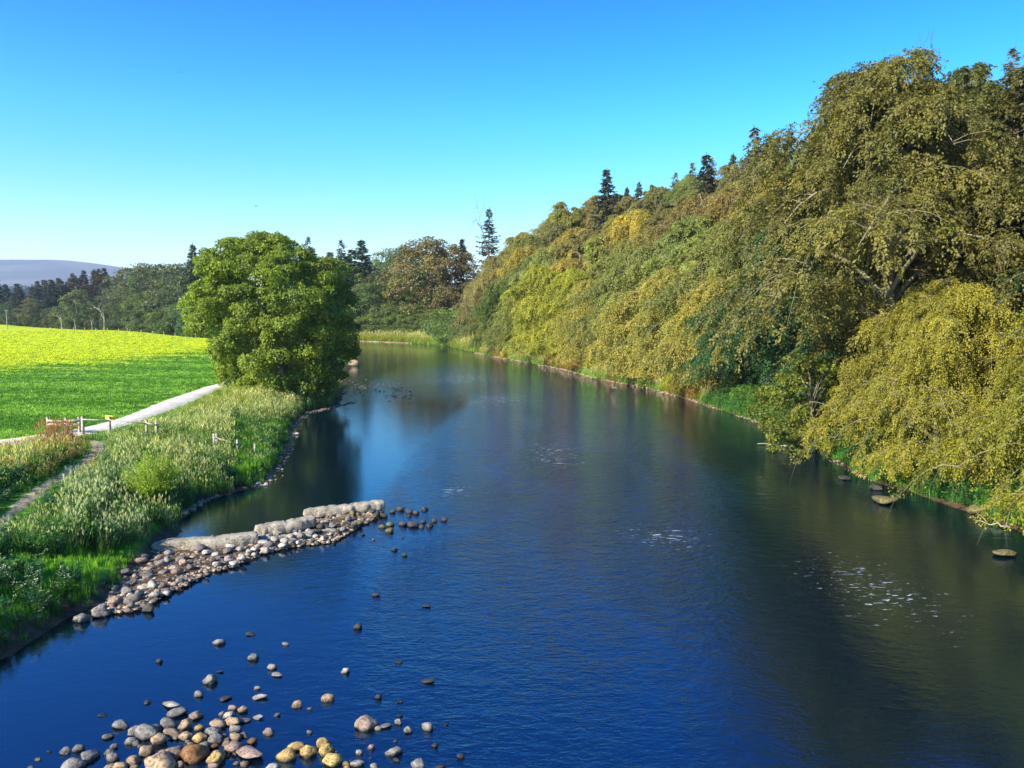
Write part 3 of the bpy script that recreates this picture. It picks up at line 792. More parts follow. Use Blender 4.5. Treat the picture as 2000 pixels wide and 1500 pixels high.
# wood along the far edge of the field
def beside(px):
    f = min(row, key=lambda q: abs(q[0] - px)); return ' '.join(f[6].split()[:7])
row = [
 (18, 592, 330, W2, (0.054, 0.085, 0.046), 1.2, 'dark spreading tree behind the pole at the far left of the field'),
 (60, 585, 325, W2, (0.109, 0.101, 0.046), 1.5, 'wide brownish tree with fanned bare stems at the field corner'),
 (95, 600, 318, W1, (0.078, 0.085, 0.046), 1.0, 'dull olive tree right of the wide fanned tree'),
 (125, 592, 312, W2, (0.078, 0.101, 0.039), 1.0, 'thin crowned tree with a straight pale trunk by the field'),
 (153, 570, 305, W2, (0.101, 0.124, 0.043), 1.2, 'tall open crowned tree with forked pale limbs behind the field'),
 (178, 596, 298, W2, (0.093, 0.116, 0.039), .9, 'small tree with a short pale trunk in the field edge row'),
 (215, 594, 290, W2, (0.109, 0.124, 0.046), .9, 'low tree with a curled pale trunk by the field edge'),
 (245, 590, 285, W2, (0.101, 0.139, 0.039), .95, 'bright leafed small tree beside the curled trunk tree'),
 (280, 568, 276, W1, (0.101, 0.147, 0.043), 1.25, 'largest light green tree in the field edge row'),
 (312, 580, 268, W1, (0.085, 0.124, 0.046), 1.0, 'rounded light green tree right of the largest one'),
 (340, 600, 258, W3, (0.093, 0.147, 0.039), 1.5, 'bright rounded bush tree low at the field edge'),
 (365, 590, 250, W3, (0.078, 0.124, 0.039), 1.3, 'green bush tree just left of the big maple'),
 (388, 575, 240, W1, (0.054, 0.109, 0.046), 1.2, 'dark green tree touching the left side of the big maple'),
 (402, 600, 228, W3, (0.062, 0.124, 0.039), 1.3, 'bushy dark tree tucked behind the left side of the big maple')]
for px, yt, D, pr, col, w, lab in row:
    far_tree(px, yt, D, pr, 'field_edge_tree', lab, col, 7.3 if pr is W3 else 12.8, 'trees along the far edge of the field', w)
for k in range(34):     # understorey and second rank
    px = -60 + k * 14.2; D = 345 - max(0, px) * .26 + rnd.uniform(-4, 6)
    far_tree(px, rnd.uniform(594, 616), D, rnd.choice([W1, W3]), 'woodland_tree', 'low bushy tree filling the wood edge beside the ' + beside(px), rnd.choice([(0.046, 0.078, 0.034), (0.070, 0.109, 0.039)]), 11, 'undergrowth trees at the wood edge', 1.3)
for k in range(30):     # mixed wood rising right of the plantation
    px = 215 + k * 7 + rnd.uniform(-6, 6); D = rnd.uniform(300, 400) - (px - 215) * .25
    base = float(np.interp(px, [200, 255, 275, 330, 400, 430], [560, 548, 522, 516, 512, 505]))
    far_tree(px, base + rnd.uniform(-4, 40), D, rnd.choice([W1, W2, W1]), 'woodland_tree', 'hazy wood tree rising above the ' + beside(px), rnd.choice([(0.078, 0.109, 0.046), (0.093, 0.101, 0.054), (0.062, 0.093, 0.046)]), 13, 'mixed wood behind the field', 1.35)
for k in range(60):     # conifer plantation
    px = 48 + k * 3.5 + rnd.uniform(-3, 3); D = rnd.uniform(385, 440)
    base = float(np.interp(px, [40, 60, 80, 110, 150, 195, 245, 262], [585, 562, 540, 535, 532, 526, 530, 548]))
    far_tree(px, base + rnd.choice([0, 4, 9, 18, 28]) + rnd.uniform(0, 4), D, rnd.choice([S1, S2]), 'plantation_conifer', 'dark conifer in the dense plantation below the blue hill', rnd.choice([(0.034, 0.054, 0.037), (0.046, 0.062, 0.037), (0.085, 0.070, 0.046)]), 17, 'conifer plantation', 1.15)
for k in range(22):
    px = -70 + k * 7.5
    far_tree(px, rnd.uniform(578, 592), rnd.uniform(370, 410), rnd.choice([W1, S1]), 'woodland_tree', 'dull dark tree in the far left wood below the hill', (0.054, 0.070, 0.046), 13, 'far left wood', 1.4)
for k in range(46):
    px = -90 + k * 4.2
    far_tree(px, rnd.uniform(554, 559), rnd.uniform(1450, 1600), S2, 'distant_conifer', 'tiny blue conifer in the distant forest strip under the hill', (0.031, 0.046, 0.046), 16, 'distant forest strip', .9)
print('t trees', time.time() - T0)

# bare pale trunks standing at the wood edge
TRUNK = bare(43, 9, .07, 2)
for px, yt, yb, D, w, lab in [(119, 608, 643, 296, 1, 'straight pale dead trunk at the left of the field edge'), (202, 588, 645, 280, 1.5, 'tallest pale dead trunk with a broken forked top at the field edge'), (248, 623, 647, 272, 1, 'short pale dead trunk beside the bright leafed tree'), (179, 620, 646, 285, .8, 'thin pale dead trunk in the middle of the field edge'), (146, 618, 644, 290, 1.2, 'leaning pale forked trunk at the field edge')]:
    x, y, z = atD(px, yt, D); g = float(height(np.array([x]), np.array([y]))[0])
    tag(link('dead_tree', TRUNK, None, (x, y, g), px * .3, (w, w, max(.2, (z - g) / 8.5)), (.36, .33, .26)), lab, 'dead tree')

# ================================================================== the big maple
prof = [(.3, 3.6, 2.0), (1.5, 5.4, 1.2), (4.5, 6.9, .9), (7.9, 8.2, .7), (11, 8.0, .1), (13.6, 7.2, -.7), (15.5, 5.2, -1.2), (17.0, 2.6, -1.5), (17.7, .6, -1.5)]
MA = clumpy(54, prof, 680, 310, .25, (.75, 1.5), offs=None, wide=.8, inner=.42, limbs=18, squash=.6, tr=.5)
mx, my = -24.2, 79
tree('maple_tree', MA, mx, my, 'huge rounded green maple standing alone between the field and the river', 'tree', None, .89, 0, (.15, .215, .024), GREYB, 1.0, -.3)

# ================================================================== shrubs
def bush(seed, Rr, Hh, nst, nlf, L, W=.45, up=1.0, stem=.02, spread=1.0):
    rng = np.random.default_rng(seed); tb = QB(); cb = QB()
    for i in range(nst):
        az = rng.uniform(0, 6.283); tl = rng.uniform(0, 1) ** .6 * spread; ln = rng.uniform(.75, 1.05)
        s = np.linspace(0, 1, 6)
        Pb = np.stack([np.cos(az) * Rr * tl * s ** .9 * ln, np.sin(az) * Rr * tl * s ** .9 * ln, Hh * (s ** (.8 if up > .5 else .5)) * ln * math.sqrt(max(.12, 1 - (.9 * tl) ** 2)) - (1 - up) * .6 * s ** 2], 1) + rng.normal(0, .02, (6, 3)) * s[:, None] * Hh
        tb.tube(Pb, np.linspace(stem, .005, 6), 3)
        n = nlf; u = rng.uniform(.25, 1.03, n)
        P = np.stack([np.interp(u, s, Pb[:, k]) for k in range(3)], 1) + rng.normal(0, .045 * Rr, (n, 3))
        t = norm(Pb[-1] - Pb[2]); D = norm(t * .8 + .75 * rng.normal(size=(n, 3)))
        LL = L * rng.uniform(.6, 1.2, n); cb.leaves(P, D, rng_dirs(rng, n) , LL, LL * W, np.clip(.4 * rng.random() + .6 * rng.random(n), 0, 1))
    return tb.mesh('stems', BARK, True), cb.mesh('foliage', LEAF)
def shrub(name, pr, px, py, zg, R, label, col, cat='shrub', grp=None, proto_R=1.0, stem=(.3, .25, .12), dz=0, D=None, zs=1.0):
    x, y, z = ground_at(px, py) if D is None else (atD(px, py, D)[0], D, float(height(np.array([atD(px, py, D)[0]]), np.array([D]))[0]))
    e = empty(name, (x, y, max(z, .02) - .05 + dz), rnd.uniform(0, 6), (R / proto_R,) * 2 + (R / proto_R * zs,))
    link('stems', pr[0], e, color=stem); link('foliage', pr[1], e, color=col)
    tag(e, label, cat, grp); return e
WIL = bush(61, 1.25, 1.9, 170, 70, .10, .28, stem=.022)
LUSH = bush(62, 1.6, 1.9, 90, 110, .16, .5)
OVER = clumpy(63, [(.3, 1.6), (1.2, 2.3), (2.4, 2.2), (3.6, 1.5), (4.3, .5)], 90, 130, .16, (.35, .65), tr=.1, limbs=18)
FERN = bush(64, .8, .7, 60, 40, .14, .4, up=.3)
x, y, z = ground_at(300, 988)
e = shrub('willow_bush', WIL, 300, 986, 0, 1.5, 'round light green willow bush with pale forked stems above the pool', (.24, .38, .03), proto_R=1.25, dz=.25)
def onbank(D, ins): return xR(D) + ins
def bank_shrub(name, pr, D, ins, R, lab, col, pR=1.6, zs=1.0, cat='shrub', grp=None):
    xx = onbank(D, ins); z = float(height(np.array([xx]), np.array([D]))[0])
    e = empty(name, (xx, D, max(z, 0) - .05), rnd.uniform(0, 6), (R / pR, R / pR, R / pR * zs))
    if pr[0]: link('stems', pr[0], e, color=(.2, .16, .1))
    link('foliage', pr[1], e, color=col); tag(e, lab, cat, grp)
LG = (.06, .14, .025); YL = (.26, .27, .012); OR = (.42, .16, .012)
for args in [
 ('overhanging_bush', OVER, 53.5, -.2, 3.2, 'yellow tipped bush hanging out over the dark water', (.12, .15, .02), 2.3, 1.0),
 ('overhanging_bush', OVER, 57.5, 1.8, 3.3, 'dark green bush behind the yellow tipped overhanging bush', (.03, .085, .03), 2.3, 1.1),
 ('leafy_bush', LUSH, 62.5, 2.0, 2.2, 'deep green leafy bush at the water edge right of the lush herbs', (.035, .12, .03), 1.6, 1.2),
 ('leafy_bush', LUSH, 66.0, 2.6, 2.1, 'tall blue green leafy bush in the middle of the lush bank', (.03, .10, .04), 1.6, 1.3),
 ('leafy_bush', LUSH, 70.0, 2.2, 1.9, 'fresh green leafy bush on the lush right bank', LG, 1.6, .95),
 ('leafy_bush', LUSH, 73.8, 2.0, 1.8, 'fresh green bush with white flower specks on the lush bank', (.09, .19, .03), 1.6, .9),
 ('leafy_bush', LUSH, 82.5, 2.2, 2.2, 'olive leafy bush beside the lime yellow bush', (.09, .11, .02), 1.6, 1.1),
 ('yellow_bush', LUSH, 87.0, 1.8, 2.2, 'nearer half of the lime yellow bush beside the orange bracken', YL, 1.6, .85),
 ('yellow_bush', LUSH, 90.5, 1.7, 1.9, 'farther half of the lime yellow bush by the shingle', YL, 1.6, .8),
 ('orange_bracken', LUSH, 86.5, 4.6, 1.7, 'bright orange bracken patch behind the lime yellow bush', OR, 1.6, 1.1),
 ('orange_bracken', LUSH, 95.5, 1.7, 1.2, 'low orange bracken at the shingle edge', (.32, .18, .012), 1.6, .7),
 ('yellow_bush', LUSH, 114.0, 1.7, 1.7, 'small lime yellow plant alone on the shingle edge', YL, 1.6, 1.0),
 ('orange_bracken', LUSH, 130.0, 3.2, 2.0, 'orange ferns below the rounded beech', (.36, .17, .015), 1.6, 1.0),
 ('yellow_bush', LUSH, 134.0, 2.6, 2.1, 'yellow green ferns next to the orange ferns', YL, 1.6, .9),
 ('yellow_bush', LUSH, 128.0, 1.9, 1.7, 'yellow ferns in front of the rounded beech', (.22, .22, .015), 1.6, .8),
 ('yellow_bush', LUSH, 142.0, 2.2, 2.3, 'yellow green ferns below the brightest beech', (.19, .21, .02), 1.6, .8),
 ('yellow_bush', LUSH, 156.0, 2.0, 2.2, 'straw yellow plants at the far shingle', (.2, .19, .03), 1.6, .8),
 ('leafy_bush', LUSH, 26.5, -.4, 1.8, 'bright green bush at the right picture edge above the black water', (.05, .16, .02), 1.6, 1.0)]:
    nm, pr, D, ins, R, lab, col, pR, zs = args
    bank_shrub(nm, pr, D, ins, R, lab, col, pR, zs)
print('t shrubs', time.time() - T0)

# ================================================================== scattered ground cover (uncountable): points carry tufts
PROTO_SCENE = {}
def scatter(name, pts, rot, scl, idx, meshes, label, kind='stuff'):
    coll = bpy.data.collections.new(name + '_sources')
    for i, m in enumerate(meshes):
        coll.objects.link(bpy.data.objects.new('%s_tuft.%03d' % (name, i), m))
    me = bpy.data.meshes.new(name); n = len(pts)
    me.vertices.add(n); me.vertices.foreach_set('co', np.asarray(pts, dtype=np.float32).ravel())
    for an, ty, arr in (('rz', 'FLOAT', rot), ('scl', 'FLOAT', scl), ('pick', 'INT', idx)):
        a = me.attributes.new(an, ty, 'POINT'); a.data.foreach_set('value', np.asarray(arr, dtype=np.int32 if ty == 'INT' else np.float32))
    o = link(name, me)
    g = bpy.data.node_groups.new(name, 'GeometryNodeTree')
    g.interface.new_socket('Geometry', in_out='INPUT', socket_type='NodeSocketGeometry')
    g.interface.new_socket('Geometry', in_out='OUTPUT', socket_type='NodeSocketGeometry')
    N = g.nodes.new; Lk = g.links.new
    gi, go = N('NodeGroupInput'), N('NodeGroupOutput')
    ci = N('GeometryNodeCollectionInfo'); ci.inputs[0].default_value = coll; ci.inputs['Separate Children'].default_value = True; ci.inputs['Reset Children'].default_value = True
    ip = N('GeometryNodeInstanceOnPoints'); ip.inputs['Pick Instance'].default_value = True
    def att(nm, ty):
        a = N('GeometryNodeInputNamedAttribute'); a.data_type = ty; a.inputs['Name'].default_value = nm; return a.outputs[0]
    cx = N('ShaderNodeCombineXYZ'); Lk(att('rz', 'FLOAT'), cx.inputs[2])
    er = N('FunctionNodeEulerToRotation'); Lk(cx.outputs[0], er.inputs[0])
    Lk(gi.outputs[0], ip.inputs['Points']); Lk(ci.outputs[0], ip.inputs['Instance']); Lk(att('pick', 'INT'), ip.inputs['Instance Index'])
    Lk(er.outputs[0], ip.inputs['Rotation']); Lk(att('scl', 'FLOAT'), ip.inputs['Scale']); Lk(ip.outputs[0], go.inputs[0])
    md = o.modifiers.new('scatter', 'NODES'); md.node_group = g
    tag(o, label, kind=kind); return o

def tuft(seed, nb, Hh, spread, col, col2, W=.03, heads=0, hcol=(.30, .36, .14), bend=.5):
    rng = np.random.default_rng(seed); q = QB()
    a = rng.uniform(0, 6.283, nb); r = rng.uniform(0, spread, nb); h = Hh * rng.uniform(.55, 1.05, nb)
    P = np.stack([r * np.cos(a), r * np.sin(a), np.zeros(nb) - .03], 1)
    b = rng.uniform(0, 6.283, nb); lean = rng.uniform(.05, bend, nb)
    D = norm(np.stack([np.cos(b) * lean, np.sin(b) * lean, np.ones(nb)], 1)); N = norm(np.stack([np.cos(b + rng.normal(0, .6, nb)), np.sin(b), -lean], 1))
    f = rng.random(nb)[:, None]; c = np.array(col) * (1 - f) + np.array(col2) * f
    q.leaves(P, D, N, h, W, rng.random(nb), c)
    if heads:
        k = heads; a = rng.uniform(0, 6.283, k); r = rng.uniform(0, spread, k); h = Hh * rng.uniform(.95, 1.35, k)
        P = np.stack([r * np.cos(a), r * np.sin(a), np.zeros(k)], 1); D = norm(np.stack([rng.normal(.12, .12, k), rng.normal(0, .12, k), np.ones(k)], 1))
        q.leaves(P, D, norm(np.cross(D, rng.normal(size=(k, 3)))), h, .012, .5, np.array(col2) * 1.1)
        E = P + D * h[:, None] * .93
        for _ in range(2):
            q.leaves(E, norm(D + rng.normal(0, .2, (k, 3))), norm(rng.normal(size=(k, 3))), .24 * Hh, .04 * Hh + .006, rng.random(k), hcol)
    return q.mesh('tuft', PLANT, use_col=True)
def herb(seed, ns, Hh, spread, col, L=.11, fl=0, fcol=(.8, .8, .75)):
    rng = np.random.default_rng(seed); q = QB()
    for i in range(ns):
        a = rng.uniform(0, 6.283); r = rng.uniform(0, spread); p = np.array([r * math.cos(a), r * math.sin(a), 0]); h = Hh * rng.uniform(.6, 1.1)
        d = norm(np.array([rng.normal(0, .12), rng.normal(0, .12), 1])); n = 12
        u = np.linspace(.2, 1, n); P = p + d * (h * u)[:, None]; b = rng.uniform(0, 6.28) + np.arange(n) * 2.2
        D = norm(np.stack([np.cos(b), np.sin(b), rng.uniform(-.3, .5, n)], 1)); N = norm(UP + .5 * rng.normal(size=(n, 3)))
        q.leaves(P, D, N, L * rng.uniform(.7, 1.3, n), L * .5, rng.random(n), np.array(col) * rng.uniform(.8, 1.2))
        q.leaves(p[None], d[None], np.array([[0, 1, 0.1]]), h, .015, .5, np.array(col))
        if i < fl:
            m = 7; Pf = p + d * h + rng.normal(0, .035, (m, 3)); q.leaves(Pf, norm(rng.normal(size=(m, 3)) * [1, 1, .2]), norm(UP + .2 * rng.normal(size=(m, 3))), .032, .032, .5, fcol)
    return q.mesh('herb', PLANT, use_col=True)
G1 = (.035, .15, .015); G2 = (.10, .28, .03); ST = (.24, .30, .10); TE = (.02, .085, .03); BL = (.14, .32, .02)
meshes = [
 tuft(71, 26, .62, .22, G1, G2),                                  # 0 green
 tuft(72, 22, .60, .22, G1, G2, heads=6),                         # 1 seed heads
 tuft(73, 18, .70, .24, G2, ST, heads=8, hcol=(.42, .44, .20)),   # 2 straw, many seed heads
 herb(74, 8, .6, .25, TE, .12),                                   # 3 dark herb
 herb(75, 9, .7, .25, (.06, .17, .04), .12, 0),                   # 4 nettle
 herb(76, 7, .6, .25, (.04, .12, .02), .09, 5),                   # 5 white flowers
 tuft(77, 24, .26, .2, G2, BL, W=.02),                            # 6 short
 tuft(78, 30, .5, .2, BL, (.2, .4, .03), W=.025),                 # 7 bright upright
 herb(79, 8, .55, .25, (.22, .24, .02), .09, 6, (.85, .62, .02)), # 8 yellow flowers
 tuft(80, 20, .65, .2, (.13, .11, .04), (.28, .18, .07), heads=9, hcol=(.42, .2, .09)),  # 9 rusty
 tuft(81, 14, .75, .3, (.09, .17, .07), (.22, .27, .14), heads=6, hcol=(.33, .38, .22), bend=.9),  # 10 grey green leaning
]
rg = np.random.default_rng(9)
def inpoly(pts, X, Y): return signed(pts, X, Y) > 0
n0 = 60000
X = rg.uniform(-60, -12, n0); Y = rg.uniform(14, 98, n0)
keep = rg.random(n0) < np.where(Y < 55, 1.0, .75)
X, Y = X[keep], Y[keep]
Z = height(X, Y); dl = signed(LEFT, X, Y)
PX, PY = project(X, Y, Z)
pp = np.array([ground_at(*p)[:2] for p in PU] + [ground_at(*p)[:2] for p in PL[::-1]])
dpath = signed(pp, X, Y)
# field side of the path: above the upper edge
upx = np.array([p[0] for p in PU])[::-1]; upy = np.array([p[1] for p in PU])[::-1]
field = PY < np.interp(PX, upx, upy) + 1
tx = np.array([p[0] for p in TR])[::-1]; ty = np.array([p[1] for p in TR])[::-1]
dtr = np.abs(PX - np.interp(PY, ty[::-1], tx[::-1])) / (3 + (PY - 860) * .06)
ontr = (PY > 862) & (PY < 1045) & (dtr < 3.6) & (PX < 205)
barm = signed(BAR, X, Y) > -.1
patch = hash_noise(X, Y, .55, 3)
wbx, wby, _ = ground_at(300, 990)
keep = (dl > .0) & (dpath < -.15) & ~field & ~barm & (PX > -120) & (Z > .04) & ((X - mx) ** 2 + (Y - my) ** 2 > 9)
keep &= ~(ontr & (rg.random(len(X)) < .72))
keep &= ((X - wbx) ** 2 + (Y + .6 - wby) ** 2 > 1.1)
slabm = signed(pix2([(290, 1050), (520, 1025), (520, 1065), (330, 1085), (290, 1075)]), X, Y) > 0
keep &= ~slabm
r = rg.random(len(X)); idx = np.zeros(len(X), int)
def choose(mask, opts, w):
    w = np.cumsum(np.array(w) / sum(w)); k = np.searchsorted(w, rg.random(mask.sum())); idx[mask] = np.array(opts)[np.minimum(k, len(opts) - 1)]
allm = np.ones(len(X), bool)
choose(allm, [0, 1, 2, 3, 4, 10], [2, 3, 1.2, 2, 2, 1.5])
choose((PY < 870) & (PX > 180), [0, 1, 2, 10, 4, 8], [2, 3, 4, 1, 1, .4])
choose((PY < 812) & (PX > 300) & (PX < 500) & (patch > -.5), [8, 2, 1, 7], [5, 3, 1, 1])
choose((PY > 870) & (PY < 940) & (PX > 220) & (patch > 0), [2, 1, 0, 10], [3, 3, 1, 2])
choose((PX > 455) & (PY > 830), [7, 0, 4, 1], [4, 1, 1, 1])
choose((PX > 130) & (PX < 290) & (PY > 930) & (PY < 1075), [10, 4, 3, 1], [4, 2, 2, 1])
choose((PX < 190) & (PY > 845) & (PY < 935) & ~ontr, [9, 2, 8, 5, 1], [2, 3, 3, 2, 1])
choose((PX < 130) & (PY > 935) & (PY < 1000), [3, 5, 0, 1], [3, 1, 2, 2])
short = (PY > np.interp(PX, [-100, 0, 150, 300, 340], [1105, 1090, 1085, 1062, 1040])) & (PY < np.interp(PX, [-100, 0, 150, 250, 340], [1125, 1118, 1120, 1180, 1180]))
choose(short, [6, 7], [6, 1])
lowm = (PY > np.interp(PX, [-100, 0, 150, 250, 340], [1125, 1118, 1120, 1180, 1180]))
choose(lowm, [0, 5, 3, 6], [3, 1.6, 2, 2])
choose((PY > 1100) & (PX > 150), [6, 7, 0], [5, 3, 1])
choose((PX > 285) & (PX < 350) & (PY > 1060) & (PY < 1110), [7], [1])
sc_ = rg.uniform(.75, 1.25, len(X)) * np.where(short, .75, 1) * np.where(dl < .6, .75, 1) * (1 + .18 * patch)
sc_ = np.where((PY > 862) & (PY < 1045) & (dtr < 8) & (PX < 215), sc_ * np.where(dtr < 3.6, .3, .6), sc_)
sc_ *= np.clip(.35 + (-dpath) / 6, .35, 1.1)
sc_ *= np.where((np.abs(Y - 46.5) < 2.6) & (X < -15.5), .6, 1)
pts = np.stack([X, Y, Z], 1)[keep]
scatter('bank_grass', pts, rg.uniform(0, 6.28, keep.sum()), sc_[keep], idx[keep], meshes, 'tall seeding grass and herbs on the left river bank')
# rusty dock beside the fence
n = 34; p0 = ground_at(113, 862); P = np.stack([p0[0] + rg.normal(0, .7, n), p0[1] + rg.normal(0, .35, n), np.zeros(n)], 1); P[:, 2] = height(P[:, 0], P[:, 1])
scatter('dock_plants', P, rg.uniform(0, 6.28, n), rg.uniform(1.0, 1.6, n), np.zeros(n, int), [tuft(82, 16, .65, .15, (.15, .11, .04), (.28, .16, .08), heads=7, hcol=(.34, .15, .08))], 'rusty red dock stalks beside the fence')
# pasture: short tufts over the nearer field
n = 70000
Yf = 46 + 220 * rg.random(n) ** 1.9; Xf = rg.uniform(-.78, 0, n) * Yf
Zf = height(Xf, Yf); fx, fy = project(Xf, Yf, Zf)
k = (fy < np.interp(fx, upx, upy) - 1) & (signed(LEFT, Xf, Yf) > 3) & (signed(pp, Xf, Yf) < -.1)
Xf, Yf, Zf = Xf[k], Yf[k], Zf[k]
tt = .29 * Yf - .957 * Xf + 6 * hash_noise(Xf, Yf, .05, 6)
stk = hash_noise(Xf * .3 - Yf * .1, Yf * 1.3, .33, 2) + .5 * hash_noise(Xf * .25 - Yf * .08, Yf * 1.3, .9, 4)
FI = np.where(rg.random(len(tt)) < np.clip((tt - 82) / 25 + .45 * stk * (tt > 60), 0, .85), 1, np.where(rg.random(len(tt)) < np.clip(.25 + .6 * stk, .03, .9), 2, 0))
scatter('pasture_grass', np.stack([Xf, Yf, Zf], 1), rg.uniform(0, 6.28, len(Xf)), rg.uniform(.6, 1.3, len(Xf)) * (1 + Yf / 130), FI,
        [tuft(83, 20, .14, .28, (.05, .17, .01), (.13, .30, .02), W=.03, bend=1.2), tuft(84, 20, .16, .28, (.30, .42, .01), (.62, .62, .02), W=.035, bend=1.2), tuft(85, 20, .15, .28, (.14, .32, .03), (.28, .46, .07), W=.03, bend=1.2)], 'short pasture grass with buttercups in the field')
# herbs along the right bank and grass on the far bank
n = 30000
Yb = 22 + 193 * rg.random(n); ins = rg.uniform(.25, 4.2, n); Xb = np.interp(Yb, EY[:16], EX[:16]) + ins
Zb = height(Xb, Yb)
gi = np.full(n, 3)
hn = hash_noise(Xb, Yb, .25, 8)
gi = np.where(Yb < 80, np.where(rg.random(n) < .15, 5, np.where(rg.random(n) < .5, 4, 0)), np.where(hn > .1, 8, np.where(rg.random(n) < .5, 2, 7)))
gi = np.where((Yb >= 80) & (rg.random(n) < np.where(hash_noise(Xb, Yb, .12, 3) > .2, .5, .08)), 9, gi)
kk = rg.random(n) < np.where(Yb < 80, .95, .6) * np.clip(1.25 - ins / 5, .15, 1)
far_n = 60000
Xg = rg.uniform(-66, 2, far_n); Yg = rg.uniform(150, 262, far_n); dg = signed(RIGHT, Xg, Yg); kg = (dg > .2) & (dg < 5.5) & (Yg + Xg > 160); Xg, Yg = Xg[kg], Yg[kg]; far_n = len(Xg); Zg = height(Xg, Yg)
XX = np.concatenate([Xb[kk], Xg]); YY = np.concatenate([Yb[kk], Yg]); ZZ = np.concatenate([Zb[kk], Zg])
II = np.concatenate([gi[kk], rg.choice([8, 7, 2, 8], far_n)]); SS = np.concatenate([rg.uniform(.8, 1.6, kk.sum()), rg.uniform(1.8, 3.0, far_n)])
ok = signed(RIGHT, XX, YY) > .2
scatter('right_bank_herbs', np.stack([XX, YY, ZZ], 1)[ok], rg.uniform(0, 6.28, ok.sum()), SS[ok], II[ok], meshes, 'lush herbs and yellow grass along the right and far banks')
# ivy-like undergrowth and dead leaves on the wooded slope
n = 9000
Yb = 22 + 190 * rg.random(n); ins = rg.uniform(3.5, 26, n); Xb = np.interp(Yb, EY[:16], EX[:16]) + ins
scatter('slope_undergrowth', np.stack([Xb, Yb, height(Xb, Yb)], 1), rg.uniform(0, 6.28, n), rg.uniform(1.2, 2.4, n), rg.choice([0, 1], n), [herb(86, 8, .5, .3, (.03, .07, .02), .14), herb(87, 8, .4, .3, (.05, .055, .02), .13)], 'dark undergrowth below the trees of the right slope')
print('t scatter', time.time() - T0)

# ================================================================== stones
def stone_mesh(seed, flat=.62, facets=5, long=1.0):
    import bmesh
    rng = np.random.default_rng(seed)
    bm = bmesh.new(); bmesh.ops.create_icosphere(bm, subdivisions=3, radius=.5)
    V = np.array([v.co[:] for v in bm.verts]); D = norm(V)
    r = np.full(len(V), .5)
    for _ in range(facets):
        nrm = rng_dirs(rng, 1)[0]; d = rng.uniform(.30, .45)
        dp = D @ nrm
        lim = np.where(dp > .05, d / np.maximum(dp, .05), 9)
        r = np.minimum(r, lim * .96 + .04 * r)
    for f, a in ((2.2, .045), (5, .024), (11, .011)):
        ph = rng.uniform(0, 6, 3); r = r + a * np.sin(D[:, 0] * f * 2 + ph[0]) * np.sin(D[:, 1] * f * 2 + ph[1]) * np.cos(D[:, 2] * f * 2 + ph[2])
    V = D * r[:, None] * np.array([long, 1, flat])
    for v, c in zip(bm.verts, V): v.co = c
    me = bpy.data.meshes.new('stone'); bm.to_mesh(me); bm.free()
    me.polygons.foreach_set('use_smooth', np.ones(len(me.polygons), bool)); me.materials.append(STONE)
    return me
SM = {'r': [stone_mesh(100 + i, rnd.uniform(.55, .75), 8, rnd.uniform(1.05, 1.3)) for i in range(7)],
      'a': [stone_mesh(120 + i, rnd.uniform(.55, .8), 18, rnd.uniform(1.0, 1.35)) for i in range(5)],
      'f': [stone_mesh(140 + i, .34, 6, 1.5) for i in range(3)],
      'l': [stone_mesh(150, .22, 5, 1.6)]}
COL = {'g': (.22, .21, .185), 't': (.40, .29, .17), 'y': (.52, .36, .12), 'p': (.36, .26, .20), 'w': (.50, .46, .39), 'd': (.06, .055, .048), 'b': (.30, .15, .05), 'm': (.17, .15, .05)}
CN = {'g': 'grey', 't': 'tan', 'y': 'yellow', 'p': 'pinkish', 'w': 'pale', 'd': 'dark wet', 'b': 'brown', 'm': 'mossy'}
SN = {'r': 'rounded', 'a': 'angular', 'f': 'flat', 'l': 'long thin'}
def stone(px, py, w, c, s, label=None, grp=None, zoff=None, rot=None, base=0.0):
    x, y, _ = at(px, py, base + .04)
    W = w * math.hypot(y, H) / F
    rr = random.Random(int(px * 31 + py * 17))
    me = rr.choice(SM[s]); k = rr.uniform(.85, 1.12); q_ = rr.uniform(.75, 1.2)
    o = link('stone', me, None, (x, y, base + (W * .12 if zoff is None else zoff)), rr.uniform(-.6, .6) + (math.pi if rr.random() < .5 else 0), (W * k * .9, W * k * .9 * rr.uniform(.8, 1.05), W * k), tuple(v * q_ for v in COL[c]))
    o.rotation_euler[0] = rr.uniform(-.2, .2); o.rotation_euler[1] = rr.uniform(-.2, .2)
    tag(o, label, 'stone', grp); return o
